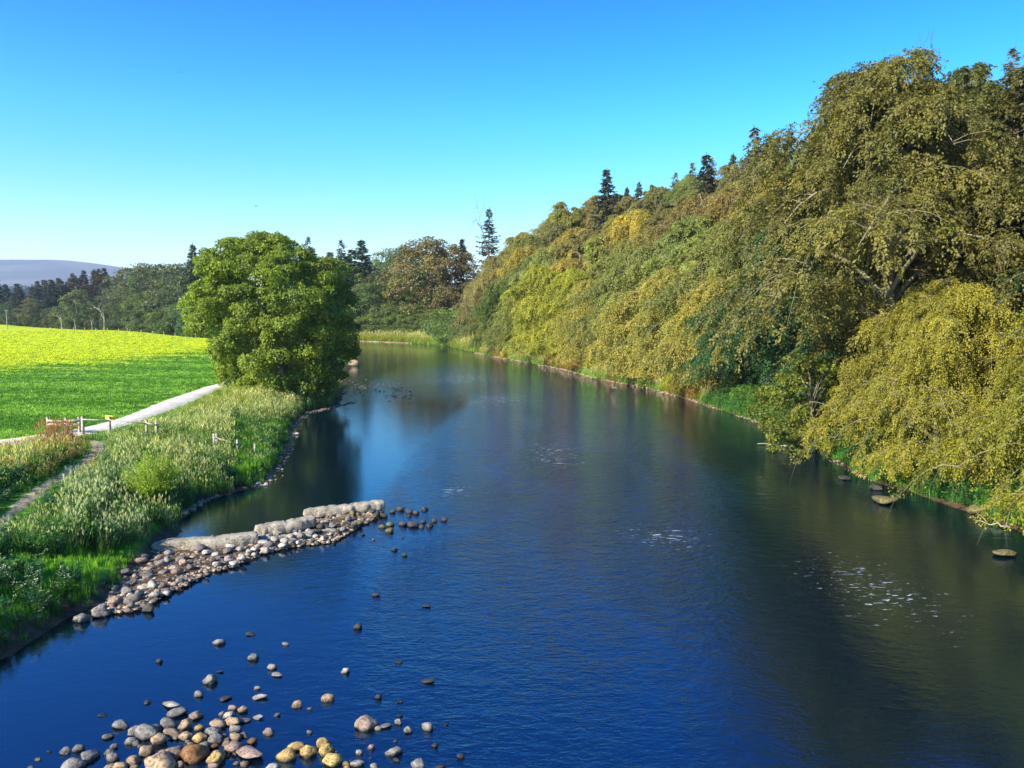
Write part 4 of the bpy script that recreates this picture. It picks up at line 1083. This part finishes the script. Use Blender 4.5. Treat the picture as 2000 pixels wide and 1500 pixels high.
near = [  # crop coordinates of the near-left group
 (1165, 240, 120, 'g', 'r', 'large grey rounded stone at the top edge of the near stone cluster'), (1298, 262, 95, 'p', 'r', 'pinkish oval stone right of the large grey one above the near cluster'),
 (1118, 172, 120, 'w', 'l', 'long thin pale stone lying above the near cluster'), (930, 152, 55, 'd', 'r', 'small dark stone left of the long thin pale stone'), (1320, 95, 75, 'g', 'r', 'grey stone behind the near cluster below the big lone grey rock'),
 (735, 330, 95, 'g', 'r', 'dark topped grey stone alone left of the near cluster'), (632, 415, 70, 'g', 'r', 'small grey stone left of the cluster, below the dark topped one'),
 (840, 385, 120, 'g', 'a', 'grey angular slab at the upper left of the near cluster'), (912, 405, 150, 'g', 'r', 'big smooth grey boulder at the left of the near cluster'), (805, 450, 80, 'g', 'r', None), (850, 465, 55, 'g', 'r', None),
 (1080, 330, 110, 'g', 'r', None), (1000, 365, 85, 'g', 'r', None), (1125, 383, 85, 't', 'f', None), (1150, 417, 75, 't', 'f', None), (1015, 450, 135, 't', 'a', 'tan angular stone right of the big smooth grey boulder'),
 (920, 535, 105, 't', 'r', 'round tan stone below the big smooth grey boulder'), (820, 610, 115, 't', 'r', None), (830, 650, 60, 't', 'r', None), (1225, 335, 115, 't', 'a', None), (1228, 415, 95, 't', 'a', 'square tan block in the middle of the near cluster'),
 (1325, 355, 95, 'y', 'a', 'yellow wedge shaped stone in the upper near cluster'), (1335, 430, 115, 'y', 'a', 'long yellow block sloping up in the near cluster'), (1465, 330, 125, 't', 'r', None), (1440, 385, 120, 'g', 'r', None), (1450, 440, 120, 'g', 'r', None),
 (1590, 310, 105, 't', 'r', None), (1600, 360, 90, 'g', 'r', None), (1565, 258, 90, 'w', 'a', None), (1500, 240, 50, 'w', 'r', None), (1580, 197, 72, 'p', 'r', None), (1660, 215, 80, 't', 'a', 'pointed tan stone at the upper right of the near cluster'),
 (1675, 290, 65, 'w', 'f', None), (1782, 268, 60, 'w', 'f', None), (1925, 245, 42, 'g', 'r', None), (1797, 112, 88, 'w', 'f', 'white flat stone above the near cluster, the lower of two white ones'), (1770, 42, 48, 'w', 'r', 'small upright white pebble above the white flat stone'), (1530, 120, 60, 'd', 'f', None),
 (1605, 420, 80, 't', 'r', None), (1672, 405, 60, 'g', 'r', None), (1525, 410, 50, 'g', 'r', None), (1545, 435, 45, 'g', 'r', None), (1735, 455, 85, 'b', 'a', 'rust brown stone at the right of the near cluster'), (1860, 382, 85, 'p', 'r', 'speckled pinkish stone alone right of the near cluster'),
 (1595, 510, 135, 'p', 'a', 'large pink angular stone in the right of the near cluster'), (1545, 470, 65, 't', 'r', None), (1710, 542, 165, 'p', 'l', 'long narrow pink stone lying flat beside the large pink one'), (1600, 548, 35, 't', 'r', None), (1500, 535, 45, 'g', 'r', None), (1540, 560, 45, 'g', 'r', None),
 (1430, 490, 85, 'b', 'a', None), (1370, 500, 90, 'g', 'r', None), (1290, 575, 185, 'b', 'r', 'big wet golden brown boulder, the darkest in the near cluster'), (1460, 590, 140, 'y', 'a', 'large square yellow block right of the golden brown boulder'), (1430, 645, 85, 'p', 'r', None),
 (1130, 565, 140, 't', 'r', 'large two toned tan stone left of the golden brown boulder'), (1055, 540, 70, 't', 'r', None), (1170, 505, 65, 'g', 'r', None), (1180, 635, 80, 't', 'r', None), (1025, 650, 220, 't', 'r', 'largest tan boulder cut by the bottom edge of the picture'), (945, 590, 60, 'b', 'r', None),
 (680, 490, 55, 'g', 'r', None), (645, 535, 80, 'g', 'r', None), (665, 575, 90, 'g', 'r', None), (640, 655, 70, 't', 'r', None), (710, 650, 100, 't', 'r', None), (410, 510, 90, 'g', 'a', 'grey angular stone in the left trio near the bottom'), (305, 527, 90, 'g', 'r', 'flat grey stone in the left trio near the bottom'),
 (490, 570, 120, 'g', 'r', 'big grey oval stone right of the left trio'), (370, 640, 125, 'g', 'r', 'grey stone cut by the bottom edge at the left'), (180, 525, 32, 'd', 'a', 'tiny dark pointed stone far left near the bottom'), (98, 585, 36, 'g', 'r', 'tiny grey pebble furthest left near the bottom'), (45, 655, 55, 'g', 'r', None),
 (1615, 615, 45, 't', 'r', None), (1675, 622, 55, 't', 'r', None), (875, 483, 30, 'w', 'r', None), (1905, 655, 85, 'w', 'r', None), (1260, 475, 50, 'y', 'r', None), (1240, 450, 40, 'g', 'r', None), (1500, 415, 40, 'w', 'r', None)]
GN = 'stones in the near cluster in the river'
for a in near:
    cx, cy, w, c, s, lab = a
    stone(50 + cx / 3.92, 1330 + cy / 3.92 + 2, w / 3.92 * 1.08, c, s, lab or f'{CN[c]} {SN[s]} stone among the near cluster in the river', GN)
mid = [
 (202, 703, 160, 'y', 'r', 'yellow oval stone at the left end of the sunlit yellow group'), (292, 620, 130, 'y', 'r', 'yellow pale topped stone at the back left of the yellow group'), (398, 675, 180, 'y', 'a', 'big yellow cracked stone in the middle of the yellow group'),
 (530, 595, 120, 'y', 'a', 'pale yellow block at the top of the yellow group'), (575, 660, 160, 'y', 'a', 'tall yellow boulder with brown top in the yellow group'), (620, 755, 200, 'y', 'r', 'largest yellow boulder at the front of the yellow group'),
 (765, 775, 70, 'y', 'r', 'small yellow round stone right of the largest yellow boulder'), (870, 775, 110, 'w', 'a', 'pale upright stone right of the small yellow one'), (775, 815, 70, 'y', 'a', 'yellow stone cut by the bottom edge beside the pale upright one'), (1030, 800, 90, 'w', 'a', 'pale stripy stone at the bottom edge'),
 (885, 668, 90, 'w', 'a', 'white pink stone above the pale upright stone'), (1000, 618, 75, 'p', 'a', 'small ragged pink stone in open water'), (1215, 670, 130, 'g', 'r', 'wide brown grey stone right of the ragged pink one'), (1245, 738, 55, 'd', 'r', None),
 (1450, 790, 165, 'g', 'a', 'large grey pointed boulder at the bottom edge right of the stones'), (1850, 705, 85, 'd', 'r', 'dark grey stone furthest right near the bottom'), (1608, 600, 75, 'd', 'a', 'black ragged upright stone in the right of the stones'), (1660, 795, 60, 'd', 'f', None),
 (950, 410, 225, 'p', 'a', 'broad speckled pink and white wedge stone in open water'), (1070, 438, 60, 'w', 'r', 'small white stone at the tip of the broad pink wedge'), (1135, 412, 90, 'w', 'f', 'flat white stone right of the broad pink wedge'), (1258, 383, 95, 'g', 'a', 'grey pointed stone right of the flat white one'),
 (1350, 460, 105, 'g', 'a', 'black and white lumpy stone between two grey stones'), (1545, 430, 130, 'g', 'r', 'grey domed stone furthest right of the pink wedge group'), (410, 472, 60, 'w', 'r', 'lone small white stone above the yellow group'),
 (590, 160, 105, 't', 'r', 'tan stone with brown top alone in the deep blue water'), (292, 215, 112, 't', 'r', 'tan flat stone alone left of the brown topped one'), (410, 248, 45, 'w', 'r', 'tiny white pebble between the two lone tan stones'), (1075, 140, 75, 'd', 'a', 'small dark stone alone right of the lone tan stones'),
 (105, 305, 40, 'g', 'r', None), (672, 655, 30, 'g', 'r', None), (800, 738, 24, 'g', 'r', None), (1235, 550, 45, 'd', 'r', None), (65, 825, 110, 'w', 'r', None), (1715, 390, 32, 'd', 'f', None), (1270, 310, 45, 'd', 'f', None), (1275, 178, 45, 'd', 'f', None), (990, 715, 22, 'g', 'r', None)]
for cx, cy, w, c, s, lab in mid:
    stone(520 + cx / 4.88, 1330 + cy / 4.88 + 2, w / 4.88 * 1.05, c, s, lab or f'{CN[c]} {SN[s]} stone barely breaking the water among the right stones', 'stones scattered right of the near cluster')
lone = [(700, 1225, 19, 'd', 'a', 'dark square stone alone in the middle water'), (427, 1255, 21, 'g', 'r', 'grey low stone alone left of the pale flat stone'), (496, 1285, 28, 'g', 'a', 'rough grey stone alone in the blue water'), (411, 1330, 32, 'g', 'a', 'large lone grey rock with a dark base above the near cluster'),
 (312, 1291, 15, 'd', 'a', 'small dark stone alone at the left of open water'), (530, 1303, 21, 'w', 'r', 'white stone, the upper of the pair in open water'), (541, 1317, 20, 'w', 'f', 'white stone, the lower of the pair in open water'), (675, 1311, 22, 'w', 'a', 'white and grey lumpy stone alone right of the white pair'),
 (490, 1238, 15, 'd', 'f', 'thin dark flake of stone above the rough grey stone'), (558, 1257, 12, 'w', 'a', 'tiny pale stone alone in the middle water'), (835, 1329, 19, 'd', 'f', 'dark low stone alone at the right of the middle water'), (779, 1291, 12, 'd', 'f', 'faint dark stone under the ripples'),
 (735, 1161, 13, 'd', 'f', 'dark low stone in the water below the concrete slabs'), (833, 1183, 12, 'd', 'f', 'small dark stone right of the one below the slabs'), (770, 1073, 11, 'd', 'f', 'dark speck of stone below the dark stone spit'), (790, 1083, 9, 'd', 'f', 'dark speck of stone just right of its neighbour below the spit'),
 (430, 1310, 12, 'd', 'f', 'thin dark stone beside the large lone rock'), (200, 1395, 12, 'd', 'f', 'thin dark stone at the left of the near cluster'),
 (1728, 980, 50, 'm', 'f', 'mossy yellow green rock in the black water under the leaning beech'), (1712, 955, 22, 'd', 'r', 'dark rock just behind the mossy rock'), (1650, 935, 24, 'd', 'f', 'dark low rock left of the mossy rock under the branches'), (1962, 1083, 46, 'm', 'f', 'mossy flat rock near the right picture edge'), (1905, 1000, 44, 'm', 'r', 'dim mossy rock under the right bank'), (1932, 985, 30, 'd', 'r', 'dark rock beside the dim mossy one'),
 (505, 945, 16, 'w', 'r', 'white stone, the left of the pair below the bright grass'), (519, 947, 12, 'w', 'r', 'white stone, the right of the pair below the bright grass'),
 (692, 714, 26, 't', 'r', 'pale orange boulder on the spit right of the maple'), (560, 855, 12, 'w', 'f', 'small white stone at the grass edge below the maple'), (580, 848, 10, 'w', 'r', 'smaller white stone in the dark pool below the maple')]
for px, py, w, c, s, lab in lone: stone(px, py, w, c, s, lab)
edge = [(160, 1210, 38, 'g', 'a', 'light grey angular slab stone at the left end of the bank stones'), (197, 1199, 44, 'g', 'a', 'long grey slab stone second from the left end of the bank stones'), (225, 1194, 18, 'g', 'a', None), (249, 1176, 28, 'g', 'r', None), (222, 1172, 26, 'g', 'r', None), (203, 1187, 22, 'g', 'r', None), (218, 1164, 18, 'g', 'r', None), (269, 1169, 16, 'g', 'r', None), (255, 1164, 16, 'w', 'r', None), (268, 1187, 15, 'd', 'f', None), (289, 1190, 28, 'd', 'a', 'dark grey stone standing in blue water off the bank stones'), (287, 1160, 20, 'g', 'a', None), (283, 1150, 24, 'w', 'r', None), (265, 1140, 20, 'g', 'r', None), (286, 1130, 22, 'g', 'r', None), (305, 1148, 18, 'g', 'r', None), (290, 1172, 16, 'g', 'r', None), (318, 1105, 26, 'p', 'r', 'large brown stone half in the grass by the stone bar')]
for px, py, w, c, s, lab in edge: stone(px, py, w, c, s, lab or f'{CN[c]} {SN[s]} stone at the foot of the low earth bank', 'stones at the foot of the bank', base=.03)
darks = [(1635, 200, 45), (1690, 215, 40), (1730, 222, 45), (1783, 200, 38), (1590, 215, 36), (1838, 268, 34), (1903, 262, 45), (1650, 290, 50), (1712, 297, 72), (1765, 305, 34), (1812, 300, 44), (1778, 275, 34), (1568, 330, 52), (1578, 292, 42), (1530, 304, 44), (1530, 240, 60), (1520, 215, 40), (1690, 240, 30), (1410, 350, 24), (1475, 378, 22), (1650, 366, 20), (1600, 440, 38), (1660, 472, 30), (1490, 712, 40)]
for cx, cy, w in darks: stone(250 + cx / 3.077, 930 + cy / 3.077, w / 3.077 * 1.1, 'd' if rnd.random() < .8 else 'm', 'r', 'dark wet rounded stone at the outer end of the stone bar', 'dark stones at the end of the bar')
# the stone bar itself
rb = np.random.default_rng(77); placed = []
bx0, by0 = BAR.min(0); bx1, by1 = BAR.max(0)
tries = 0
while len(placed) < 135 and tries < 1500:
    tries += 1
    x = rb.uniform(bx0, bx1 + .3); y = rb.uniform(by0, by1)
    px, py = project(x, y, .1)
    w = rb.uniform(.22, .46) * (1.0 if px < 620 else .9)
    if signed(BAR, np.array([x]), np.array([y]))[0] < -.12: continue
    if px < 420 and rb.random() < .55: continue
    if any((x - a) ** 2 + (y - b) ** 2 < (.40 * (w + c)) ** 2 for a, b, c in placed): continue
    if py < np.interp(px, [290, 500, 505, 620, 740], [1078, 1056, 1046, 1026, 985]): continue
    placed.append((x, y, w))
for x, y, w in placed:
    px, py = project(x, y, .1)
    if px > 655: c, nm, gr = rb.choice(['d', 'd', 'g', 'm']), 'dark weathered stone packed beside the farthest concrete beam', 'dark stones beside the farthest beam'
    elif px > 560: c, nm, gr = rb.choice(['g', 'w', 'd', 'g']), 'grey stone packed between the middle and the farthest concrete beam', 'stones in the middle of the bar'
    elif px > 400: c, nm, gr = rb.choice(['w', 'w', 'g', 'w']), 'pale rounded stone heaped below the near concrete slabs', 'pale stones below the slabs'
    else: c, nm, gr = rb.choice(['w', 'g', 'p', 'g']), 'grey buff rounded stone between the grass tip and the water', 'stones below the grass tip'
    sh = 'r' if rb.random() < .75 else 'a'
    me = rb.choice(SM[sh]); nm = ('large ' if w > .34 else 'mid sized ' if w > .26 else 'small ') + SN[sh] + ' ' + CN[str(c)] + ' stone ' + nm.split(' stone ', 1)[1]
    qq = rb.uniform(.7, 1.2)
    o = link('stone', me, None, (x, y, .10 + w * .14 + rb.uniform(0, .10)), rb.uniform(0, 6.28), (w, w * rb.uniform(.8, 1), w * rb.uniform(.8, 1.05)), tuple(float(v) * qq for v in COL[c]))
    o.rotation_euler[0] = rb.uniform(-.3, .3); tag(o, nm, 'stone', gr)
# shingle too fine to count
smeshes = [stone_mesh(160 + i, .6, 6, 1.2) for i in range(3)]
def shingle_mesh(i, col):
    m = smeshes[i].copy(); m.materials.clear(); m.materials.append(simple('shingle_stone_%d' % i, col, .8, 5, .4, .4)); return m
TAN = [shingle_mesh(0, (.30, .18, .09)), shingle_mesh(1, (.38, .28, .17)), shingle_mesh(2, (.15, .11, .08))]
DK = [shingle_mesh(0, (.07, .06, .055)), shingle_mesh(1, (.12, .10, .08)), shingle_mesh(2, (.04, .035, .03))]
n = 5500; Yb = 44 + 175 * rg.random(n); ins = rg.normal(.1, .35, n) + .35 * hash_noise(Yb, Yb * .7, .4, 5); Xb = np.interp(Yb, EY[:16], EX[:16]) + ins
Zb = np.maximum(height(Xb, Yb), -.1); ok = (ins > -.9) & (hash_noise(Xb * .2, Yb, .5, 2) + .3 * rg.random(n) > -.15)
scatter('right_bank_shingle', np.stack([Xb, Yb, Zb + .02], 1)[ok], rg.uniform(0, 6.28, ok.sum()), (rg.uniform(.05, .22, n) ** 1.0 * np.clip(Yb / 90, .7, 1.4))[ok], rg.integers(0, 3, ok.sum()), TAN, 'orange tan shingle along the foot of the right bank')
n = 3000; Xg = rg.uniform(-62, -14, n); Yg = np.interp(Xg, [-62, -44, -30, -21, -14], [247, 229, 218, 210, 204]) + rg.normal(0, .7, n)
scatter('far_bank_shingle', np.stack([Xg, Yg, np.full(n, .05)], 1), rg.uniform(0, 6.28, n), rg.uniform(.2, .6, n), rg.integers(0, 2, n), TAN, 'pale shingle line at the foot of the far bank')
n = 1100; q0 = rg.random((n, 2)); px = 655 + 150 * q0[:, 0] ** 1.4; py = np.interp(px, [650, 700, 760, 800], [772, 752, 760, 775]) + rg.normal(0, 9, n)
A = np.array([at(a, b) for a, b in zip(px, py)]); A[:, 2] = rg.uniform(-.16, -.02, n)
scatter('riffle_stones', A, rg.uniform(0, 6.28, n), rg.uniform(.1, .38, n), rg.integers(0, 3, n), DK, 'dark wet stones of the shallow riffle beyond the maple')
n = 900; t = rg.random(n); seg = np.array([ground_at(*p)[:2] for p in [(355, 1005), (400, 978), (450, 963), (515, 945), (545, 905), (560, 870), (573, 830), (600, 808), (648, 797), (690, 788)]])
s_ = t * (len(seg) - 1); i0 = s_.astype(int); fr = (s_ - i0)[:, None]
P2 = seg[i0] * (1 - fr) + seg[np.minimum(i0 + 1, len(seg) - 1)] * fr + rg.normal(0, .22, (n, 2))
scatter('pool_edge_stones', np.column_stack([P2, rg.uniform(-.02, .06, n)]), rg.uniform(0, 6.28, n), rg.uniform(.07, .24, n), rg.integers(0, 3, n), TAN, 'small pale stones along the edge of the dark pool')
n = 9000; Bx = rg.uniform(bx0, bx1, n); By = rg.uniform(by0, by1, n); ok = signed(BAR, Bx, By) > -.15
scatter('bar_pebbles', np.stack([Bx, By, rg.uniform(.04, .11, n)], 1)[ok], rg.uniform(0, 6.28, ok.sum()), rg.uniform(.07, .22, ok.sum()), rg.integers(0, 3, ok.sum()), [TAN[2], TAN[1], DK[1]], 'small pebbles filling the gaps of the stone bar')

# ================================================================== concrete beams
def concrete():
    M = NT('weathered_concrete'); tc = M.n('ShaderNodeTexCoord').outputs['Object']
    a = M.noise(.9, 5, .65, tc); b = M.noise(16, 5, .75, tc); c3 = M.noise(4, 4, .7, tc)
    c = M.ramp(a.outputs[0], [(.3, (.24, .20, .14)), (.5, (.42, .37, .28)), (.7, (.55, .49, .38))])
    c = M.mix(1.0, c, M.ramp(b.outputs[0], [(.33, (.35, .3, .26)), (.5, (1, 1, 1)), (.7, (1.25, 1.25, 1.2))]), 'MULTIPLY')
    c = M.mix(.8, c, M.ramp(c3.outputs[0], [(.35, (.45, .42, .38)), (.5, (1, 1, 1))]), 'MULTIPLY')
    M.l(c, M.p.inputs['Base Color']); M.p.inputs['Roughness'].default_value = .95
    M.l(M.bump(b.outputs[0], .8, .06, M.bump(c3.outputs[0], .6, .08)), M.p.inputs['Normal']); return M.m
CONC = concrete()
def beam(name, pts, w, h, seed, lab, rough=.03, zb=.0, grp=None, taper=.25):
    rng = np.random.default_rng(seed)
    P = np.array([at(a, b, zz) for a, b, zz in pts]); n = 40; k = 14
    d = np.concatenate([[0], np.cumsum(np.linalg.norm(np.diff(P, axis=0), axis=1))]); s = np.linspace(0, d[-1], n)
    L = np.stack([np.interp(s, d, P[:, j]) for j in range(3)], 1)
    T = norm(np.gradient(L, axis=0)); S = norm(np.cross(T, UP)); U = np.cross(S, T)
    th = np.arange(k) * 2 * math.pi / k
    cx = np.sign(np.cos(th)) * np.abs(np.cos(th)) ** .38; cy = np.sign(np.sin(th)) * np.abs(np.sin(th)) ** .42
    u = s / s[-1]; sc1 = (1 - taper * (1 - np.clip(u * 7, 0, 1)) - .12 * (1 - np.clip((1 - u) * 18, 0, 1)))
    nz = rng.normal(0, 1, (n, k)); nz = (nz + np.roll(nz, 1, 1) + np.roll(nz, -1, 1)) / 2; nz[1:] = .5 * nz[1:] + .5 * nz[:-1]
    r = 1 + rough * nz / min(w, h) + .05 * np.sin(u * 17 + seed)[:, None]
    V = L[:, None, :] + S[:, None, :] * (cx * w / 2)[None, :, None] * (r * sc1[:, None])[..., None] + U[:, None, :] * (cy * h / 2)[None, :, None] * (r * sc1[:, None])[..., None]
    V = V.reshape(-1, 3); i = np.arange(n - 1)[:, None] * k; j = np.arange(k)[None, :]
    Q = np.stack([i + j, i + (j + 1) % k, i + k + (j + 1) % k, i + k + j], -1).reshape(-1, 4)
    e0 = len(V); V = np.vstack([V, L[0] - T[0] * .1 + rng.normal(0, .02, 3), L[-1] + T[-1] * .03]); fan = []
    for jj in range(0, k, 1):
        fan.append([e0, (jj + 1) % k, jj, jj]); fan.append([e0 + 1, (n - 1) * k + jj, (n - 1) * k + (jj + 1) % k, (n - 1) * k + (jj + 1) % k])
    me = bpy.data.meshes.new(name)
    me.from_pydata(V.tolist(), [], [list(q) for q in Q] + [[f[0], f[1], f[2]] for f in fan]); me.materials.append(CONC)
    me.polygons.foreach_set('use_smooth', np.ones(len(me.polygons), bool)); me.update()
    c = V[:e0].mean(0); me.transform(Matrix.Translation(-Vector(c)))
    tag(link(name, me, None, c), lab, 'beam', grp)
GB = 'broken concrete beams across the pool mouth'
beam('concrete_beam', [(300, 1068, .26), (350, 1064, .26), (420, 1061, .26), (503, 1050, .28)], .66, .52, 1, 'nearest pale concrete beam running out of the grass', .035, grp=GB, taper=.45)
beam('concrete_beam', [(500, 1037, .32), (560, 1029, .36), (613, 1017, .42)], .66, .50, 2, 'middle pale concrete beam tilted up at its outer end', .05, grp=GB)
beam('concrete_beam', [(594, 1002, .26), (660, 996, .30), (750, 985, .36)], .60, .42, 3, 'farthest rough eroded concrete beam lying over the pool', .06, grp=GB)
beam('concrete_sill', [(505, 1056, .12), (580, 1047, .12), (650, 1036, .12)], .28, .22, 4, 'thin tan concrete strip in front of the middle beam', .03)

# ================================================================== driftwood
def drift(px0, py0, px1, py1, D, lab, seed, r=.09):
    q = QB(); rng = np.random.default_rng(seed)
    a = np.array(at(px0, py0, .12)); b = np.array(at(px1, py1, .12)); s = np.linspace(0, 1, 9)[:, None]
    P = a + (b - a) * s + rng.normal(0, .05, (9, 3)); q.tube(P - a, np.linspace(r * .3, r, 9), 6, .5)
    for i in (3, 5, 7):
        e = P[i] - a + rng.normal(0, .4, 3) + np.array([0, 0, .3]); q.tube(np.array([P[i] - a, (P[i] - a + e) / 2 + rng.normal(0, .05, 3), e]), [r * .4, r * .3, .01], 4)
    tag(link('driftwood', q.mesh('driftwood', BARK, True), None, a, color=(.34, .28, .2)), lab, 'driftwood')
drift(1480, 866, 1552, 871, 0, 'thin bleached log lying in the water by the overhanging bush', 5)
drift(1905, 1018, 1975, 1030, 0, 'dim fallen branch in the black water at the right edge', 6, .05)
drift(1195, 757, 1204, 757, 0, 'tiny pale piece of driftwood off the right bank', 7, .08)

# ================================================================== fence, sign, pole
def weathered():
    M = NT('weathered_wood'); tc = M.n('ShaderNodeTexCoord').outputs['Object']
    n = M.noise(6, 5, .6); M.l(M.mapping((1, 1, 1), src=tc), n.inputs['Vector'])
    M.l(M.ramp(n.outputs[0], [(.3, (.16, .14, .11)), (.6, (.42, .38, .31))]), M.p.inputs['Base Color']); M.p.inputs['Roughness'].default_value = .9
    M.l(M.bump(n.outputs[0], .5, .02), M.p.inputs['Normal']); return M.m
WOOD = weathered()
def hz(x, y): return float(height(np.array([x]), np.array([y]))[0])
def fence(posts, rails, lab, D=48.6, ph=1.2):
    X = [atD(p, 850, D)[0] for p in posts]
    e = empty('wooden_fence', (X[0], D, hz(X[0], D)))
    for i, x in enumerate(X):
        q = QB(); z = hz(x, D) - e.location.z; q.box((x - X[0], 0, z + ph / 2 - .15), (.13, .13, ph + .3), rz=.1 * i)
        q.box((x - X[0], 0, z + ph + .01), (.10, .10, .03), rz=.1 * i)
        link('post', q.mesh('post', WOOD), e)
    for i, j, hgt, th in rails:
        a = Vector((X[i] - X[0], -.085, hz(X[i], D) - e.location.z + hgt)); b = Vector((X[j] - X[0], -.085, hz(X[j], D) - e.location.z + hgt - .03))
        d = b - a; q = QB(); q.box(tuple((a + b) / 2), (d.length + .1, .04, th), rot=d.to_track_quat('X', 'Z').to_matrix())
        link('rail', q.mesh('rail', WOOD), e)
    tag(e, lab, 'fence'); return e
fence([95, 130, 156, 162], [(0, 1, .62, .14), (1, 2, .62, .14), (0, 1, .86, .12), (1, 2, .88, .12)], 'pale two rail fence section left of the trail gap', 48.6, 1.05)
fence([163, 215, 287, 306], [(0, 1, .98, .07), (1, 2, .98, .07), (2, 3, .98, .07)], 'single rail fence running right from the trail gap to the grass', 48.2, 1.15)
fence([418, 423, 463, 497], [(0, 1, .62, .07), (1, 2, .62, .07)], 'short fence piece almost sunk in tall grass near the pool', 48.0, .85)
sx = atD(215, 831, 48.33)[0]
e = empty('warning_sign', (sx, 48.33, hz(sx, 48.2) + .98))
q = QB()
q.box((0, 0, .12), (.56, .015, .26)); M = NT('yellow_sign'); M.p.inputs['Base Color'].default_value = (.80, .66, .01, 1); M.p.inputs['Roughness'].default_value = .45
link('panel', q.mesh('sign_panel', M.m), e)
q = QB(); q.box((0, -.075, -.02), (.10, .11, .46)); link('bracket', q.mesh('bracket', WOOD), e)
tag(e, 'bright yellow sign board on the fence post by the path', 'sign')
px_, D = 12, 283
x, y, z = atD(px_, 604, D); g = hz(x, D); q = QB(); q.tube([[0, 0, -1], [0, 0, (z - g) / 2], [0, 0, z - g]], [.17, .15, .12], 8)
q.box((0, 0, z - g - .5), (1.3, .1, .1))
tag(link('utility_pole', q.mesh('utility_pole', BARK), None, (x, D, g), color=(.3, .27, .22)), 'pale wooden pole at the left end of the far field edge', 'pole')
# wire fence line posts along the far edge of the field
for k, px in enumerate(range(100, 380, 22)):
    D = float(np.interp(px, [0, 400], [284, 222])); x = atD(px, 650, D)[0]; q = QB(); q.box((0, 0, .5), (.14, .14, 1.2))
    tag(link('fence_post', q.mesh('fence_post', WOOD), None, (x, D, hz(x, D))), 'small weathered post along the far edge of the field', 'post', 'posts along the far field edge')

# ================================================================== birds
def bird(px, py, D, lab, s, rz):
    q = QB(); u = np.linspace(0, 1, 7)
    q.tube(np.stack([u * .5 - .25, u * 0, .02 * np.sin(u * 3.14)], 1), .06 * np.sin(np.clip(u * 2.7 + .25, 0, 3.1)) + .008, 6)
    for sg in (-1, 1):
        for k in range(5):
            P = np.array([[.1 - .03 * k, sg * .04 * (k + 1), .03]]); q.leaves(P, norm(np.array([[-.35 - .1 * k, sg * 1.0, .35 - .06 * k]])), np.array([[0, 0, 1.]]), .5 - .06 * k, .10)
    q.leaves(np.array([[-.2, 0, 0]]), np.array([[-1., 0, 0]]), np.array([[0, 0, 1.]]), .2, .12)
    tag(link('bird', q.mesh('bird', simple('bird_plumage', (.03, .03, .035), .7, 6, .2, 0)), None, atD(px, py, D), rz, s), lab, 'bird')
bird(500, 403, 90, 'tiny dark bird flying above the big maple', .5, .4)
bird(1590, 160, 60, 'tiny dark bird flying left of the tallest beech', .4, 2.0)
bird(349, 141, 70, 'tiny dark bird high in the left of the sky', .35, 1.0)
print('t total', time.time() - T0)
